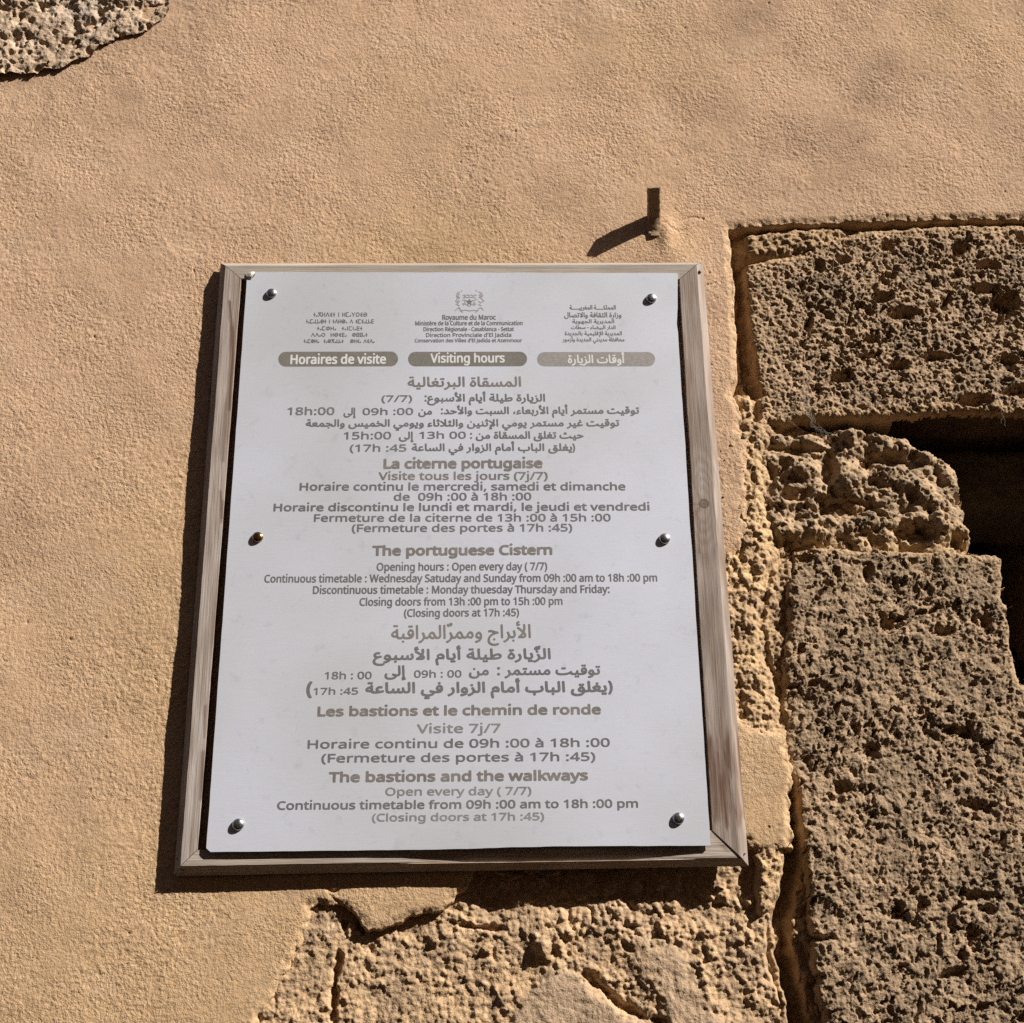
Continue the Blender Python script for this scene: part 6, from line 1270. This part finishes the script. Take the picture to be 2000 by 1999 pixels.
# ================================================================ SMALL THINGS
# stub that slants up out of the plaster above the sign
M_stub = masonry_mat('plastered_iron', 240.0, 0.0012, 600.0, 0.0006, 0.15)
def stub():
    b = P(1279, 462, 0.0)                       # where it leaves the wall
    tip = P(1277, 372, 0.0)
    out = 0.043
    rise = tip.z - b.z
    # out of the wall by `out`, tip drawn at pixel row 368
    t_ = P(1277, 361, -out)
    V = []; cols = []
    secs = 22; ring = 16
    for k in range(secs + 1):
        s = k / secs
        def path(q):
            return Vector((b.x + 0.002 + (t_.x - b.x - 0.002) * q, 0.010 + (-out - 0.010) * q ** 1.45, b.z + 0.000 + (t_.z - b.z - 0.001) * q ** 0.80))
        c = path(s); d = (path(min(s + 0.03, 1.0)) - path(max(s - 0.03, 0.0))).normalized()
        u = Vector((1, 0, 0)); v = d.cross(u).normalized()
        if v.y > 0: v = -v
        wdt = 0.0092 * (1.28 - 0.28 * min(1, s * 2.2)); th = 0.0088 * (1.7 - 0.7 * min(1, s * 2.2))
        for q in range(ring):
            a = 2 * math.pi * q / ring
            ca, sa = math.cos(a), math.sin(a)
            e = 0.45
            x = math.copysign(abs(ca) ** e, ca) * wdt; y = math.copysign(abs(sa) ** e, sa) * th
            jig = 1 + 0.10 * float(perlin(np.array([k * 0.45]), np.array([q * 0.9]), 501)[0])
            V.append(c + u * x * jig + v * y * jig + (d * 0.0012 * ca if k == secs else Vector()))
    F = []
    for k in range(secs):
        for q in range(ring):
            F.append((k * ring + q, k * ring + (q + 1) % ring, (k + 1) * ring + (q + 1) % ring, (k + 1) * ring + q))
    me = bpy.data.meshes.new('wall_stub'); me.from_pydata([tuple(v) for v in V], [], F + [tuple(secs * ring + q for q in range(ring))]); me.update()
    bm = bmesh.new(); bm.from_mesh(me); bmesh.ops.recalc_face_normals(bm, faces=bm.faces)
    for f in bm.faces: f.smooth = True
    for ed in bm.edges:
        if len(ed.link_faces) == 2 and ed.calc_face_angle(0) > 0.9: ed.smooth = False
    bm.to_mesh(me); bm.free()
    a = me.color_attributes.new('tint', 'FLOAT_COLOR', 'POINT')
    a.data.foreach_set('color', np.tile(np.array([0.36, 0.24, 0.15, 1.0], np.float32), len(V)))
    return tag(link('wall_stub', me, M_stub, None, (b.x, 0, b.z)), 'short brown stub slanting out of the plaster just above the sign', 'stub')
stub()

# cobweb strands hung between the top block and the rough stone
M_web = new_mat('dusty_cobweb', (0.30, 0.27, 0.22), 0.9, 0.1)
rng = np.random.default_rng(4)
V = []; F = []
def strand(a, b, sag, r, n_=9, ya=-0.002, yb=-0.004):
    A = P(*a, ya); B = P(*b, yb)
    pts = []
    for k in range(n_ + 1):
        t = k / n_
        p = A.lerp(B, t); p = p + Vector((0.0015 * rng.normal() * math.sin(math.pi * t), -0.001 * rng.random(), -sag * math.sin(math.pi * t) + 0.001 * rng.normal() * math.sin(math.pi * t)))
        pts.append(p)
    v, f = tube(pts, r, 4)
    F.extend([tuple(i + len(V) for i in q) for q in f]); V.extend(v)
for k in range(9):
    strand((1552 + rng.normal() * 12, 770 + rng.normal() * 8), (1588 + rng.normal() * 3, 826 + rng.normal() * 5), 0.002 * rng.normal(), 0.00011 + 0.00009 * rng.random())
for k in range(8):
    strand((1590 + rng.normal() * 4, 830 + rng.normal() * 4), (1622 + rng.normal() * 10, 852 + rng.normal() * 12), 0.002 * rng.normal(), 0.00009 + 0.00008 * rng.random(), yb=-0.0015)
for k in range(3):
    strand((1520 + rng.normal() * 20, 805 + rng.normal() * 4), (1560 + rng.normal() * 14, 832 + rng.normal() * 10), 0.003, 0.0001)
for k in range(2):
    strand((1940 + rng.normal() * 14, 800 + rng.normal() * 4), (1965 + rng.normal() * 14, 822 + rng.normal() * 8), 0.002, 0.0001)
me = bpy.data.meshes.new('cobweb'); me.from_pydata([tuple(v) for v in V], [], F); me.update()
tag(link('cobweb', me, M_web, None, tuple(P(1585, 815, -0.004))), 'dusty grey cobweb under the lower edge of the top pitted stone', 'cobweb')

# ================================================================ HOUSE ADDED BEHIND THE CAMERA (unseen; put in to cut the sky light)
M_house = new_mat('worn_limewash', (0.30, 0.21, 0.13), 0.95, 0.1)
n = N(M_house); q_ = n.pos()
n.link(n.mul(n.ramp(n.noise(q_, 1.2, 5), [(0.3, (0.22, 0.150, 0.09)), (0.7, (0.34, 0.245, 0.15))]), n.ramp(n.noise(q_, 30, 3), [(0.3, 0.8), (0.7, 1.0)])), n.b.inputs['Base Color'])
n.link(n.bump(n.noise(q_, 60, 4), 0.004), n.b.inputs['Normal'])
M_shutter = new_mat('brown_painted_wood', (0.10, 0.055, 0.03), 0.6, 0.3)
M_pane = new_mat('dark_window_glass', (0.02, 0.022, 0.025), 0.08, 0.5)

def box(name, a, b, mat, parent=None, label=None):
    (x0, y0, z0), (x1, y1, z1) = a, b
    v = np.array([(x0, y0, z0), (x1, y0, z0), (x1, y1, z0), (x0, y1, z0), (x0, y0, z1), (x1, y0, z1), (x1, y1, z1), (x0, y1, z1)], float)
    f = np.array([(0, 3, 2, 1), (4, 5, 6, 7), (0, 1, 5, 4), (1, 2, 6, 5), (2, 3, 7, 6), (3, 0, 4, 7)])
    return link(name, mesh_np(name, v, f, None, False), mat, parent, ((x0 + x1) / 2, (y0 + y1) / 2, z0))

YH = -3.3
house = empty('unseen_shade_house', (0, YH, 0), 'plain limewashed house added out of view across the lane to block sky light', 'house', kind='thing')
hx0, hx1, hy0, hz = -9.0, 11.0, YH - 5.0, 6.2
holes = [(-6.2, -5.2, 1.2, 2.5), (-1.6, -0.6, 0.02, 2.15), (3.4, 4.4, 1.2, 2.5), (7.6, 8.6, 1.2, 2.5), (-6.2, -5.2, 4.0, 5.2), (-1.6, -0.6, 4.0, 5.2), (3.4, 4.4, 4.0, 5.2), (7.6, 8.6, 4.0, 5.2)]
# facade with real openings: a grid of panels that skips the holes, 0.3 m thick
gx = sorted({hx0, hx1} | {h[0] for h in holes} | {h[1] for h in holes}); gz = sorted({0.0, hz} | {h[2] for h in holes} | {h[3] for h in holes})
V = []; F = []
def quad(*p):
    k = len(V); V.extend(p); F.append((k, k + 1, k + 2, k + 3))
def is_hole(i, j):
    if not (0 <= i < len(gx) - 1 and 0 <= j < len(gz) - 1): return None
    cx, cz = (gx[i] + gx[i + 1]) / 2, (gz[j] + gz[j + 1]) / 2
    return any(h[0] < cx < h[1] and h[2] < cz < h[3] for h in holes)
for i in range(len(gx) - 1):
    for j in range(len(gz) - 1):
        x0, x1, z0, z1 = gx[i], gx[i + 1], gz[j], gz[j + 1]
        if not is_hole(i, j):
            quad((x0, YH, z0), (x0, YH, z1), (x1, YH, z1), (x1, YH, z0))
        else:
            yb = YH - 0.3
            if is_hole(i - 1, j) is False: quad((x0, YH, z0), (x0, yb, z0), (x0, yb, z1), (x0, YH, z1))
            if is_hole(i + 1, j) is False: quad((x1, YH, z0), (x1, YH, z1), (x1, yb, z1), (x1, yb, z0))
            if is_hole(i, j - 1) is False: quad((x0, YH, z0), (x1, YH, z0), (x1, yb, z0), (x0, yb, z0))
            if is_hole(i, j + 1) is False: quad((x0, YH, z1), (x0, yb, z1), (x1, yb, z1), (x1, YH, z1))
quad((hx0, YH, 0), (hx0, hy0, 0), (hx0, hy0, hz), (hx0, YH, hz)); quad((hx1, YH, 0), (hx1, YH, hz), (hx1, hy0, hz), (hx1, hy0, 0))
quad((hx0, hy0, 0), (hx1, hy0, 0), (hx1, hy0, hz), (hx0, hy0, hz)); quad((hx0, YH, hz - 0.25), (hx1, YH, hz - 0.25), (hx1, hy0, hz - 0.25), (hx0, hy0, hz - 0.25))
link('wall', mesh_np('wall', np.array(V, float), np.array(F), None, False), M_house, house, (1, YH, 0))
box('parapet', (hx0 - 0.05, YH - 0.30, hz), (hx1 + 0.05, YH + 0.05, hz + 0.12), M_house, house)
for (x0, x1, z0, z1) in holes:
    if z0 < 0.5:
        d = box('door', (x0, YH - 0.27, z0), (x1, YH - 0.22, z1), M_shutter, house)
        box('handle', (x1 - 0.14, YH - 0.22, 1.0), (x1 - 0.10, YH - 0.17, 1.14), M_nail, d)
    else:
        w = box('window', (x0, YH - 0.28, z0), (x1, YH - 0.26, z1), M_pane, house)
        box('frame', (x0, YH - 0.26, z0), (x0 + 0.06, YH - 0.22, z1), M_shutter, w); box('frame', (x1 - 0.06, YH - 0.26, z0), (x1, YH - 0.22, z1), M_shutter, w)
        box('frame', (x0 + 0.06, YH - 0.26, z0), (x1 - 0.06, YH - 0.22, z0 + 0.06), M_shutter, w); box('frame', (x0 + 0.06, YH - 0.26, z1 - 0.06), (x1 - 0.06, YH - 0.22, z1), M_shutter, w)
        box('frame', ((x0 + x1) / 2 - 0.03, YH - 0.26, z0 + 0.06), ((x0 + x1) / 2 + 0.03, YH - 0.22, z1 - 0.06), M_shutter, w)
        box('sill', (x0 - 0.05, YH - 0.26, z0 - 0.06), (x1 + 0.05, YH + 0.05, z0 - 0.003), M_house, w)
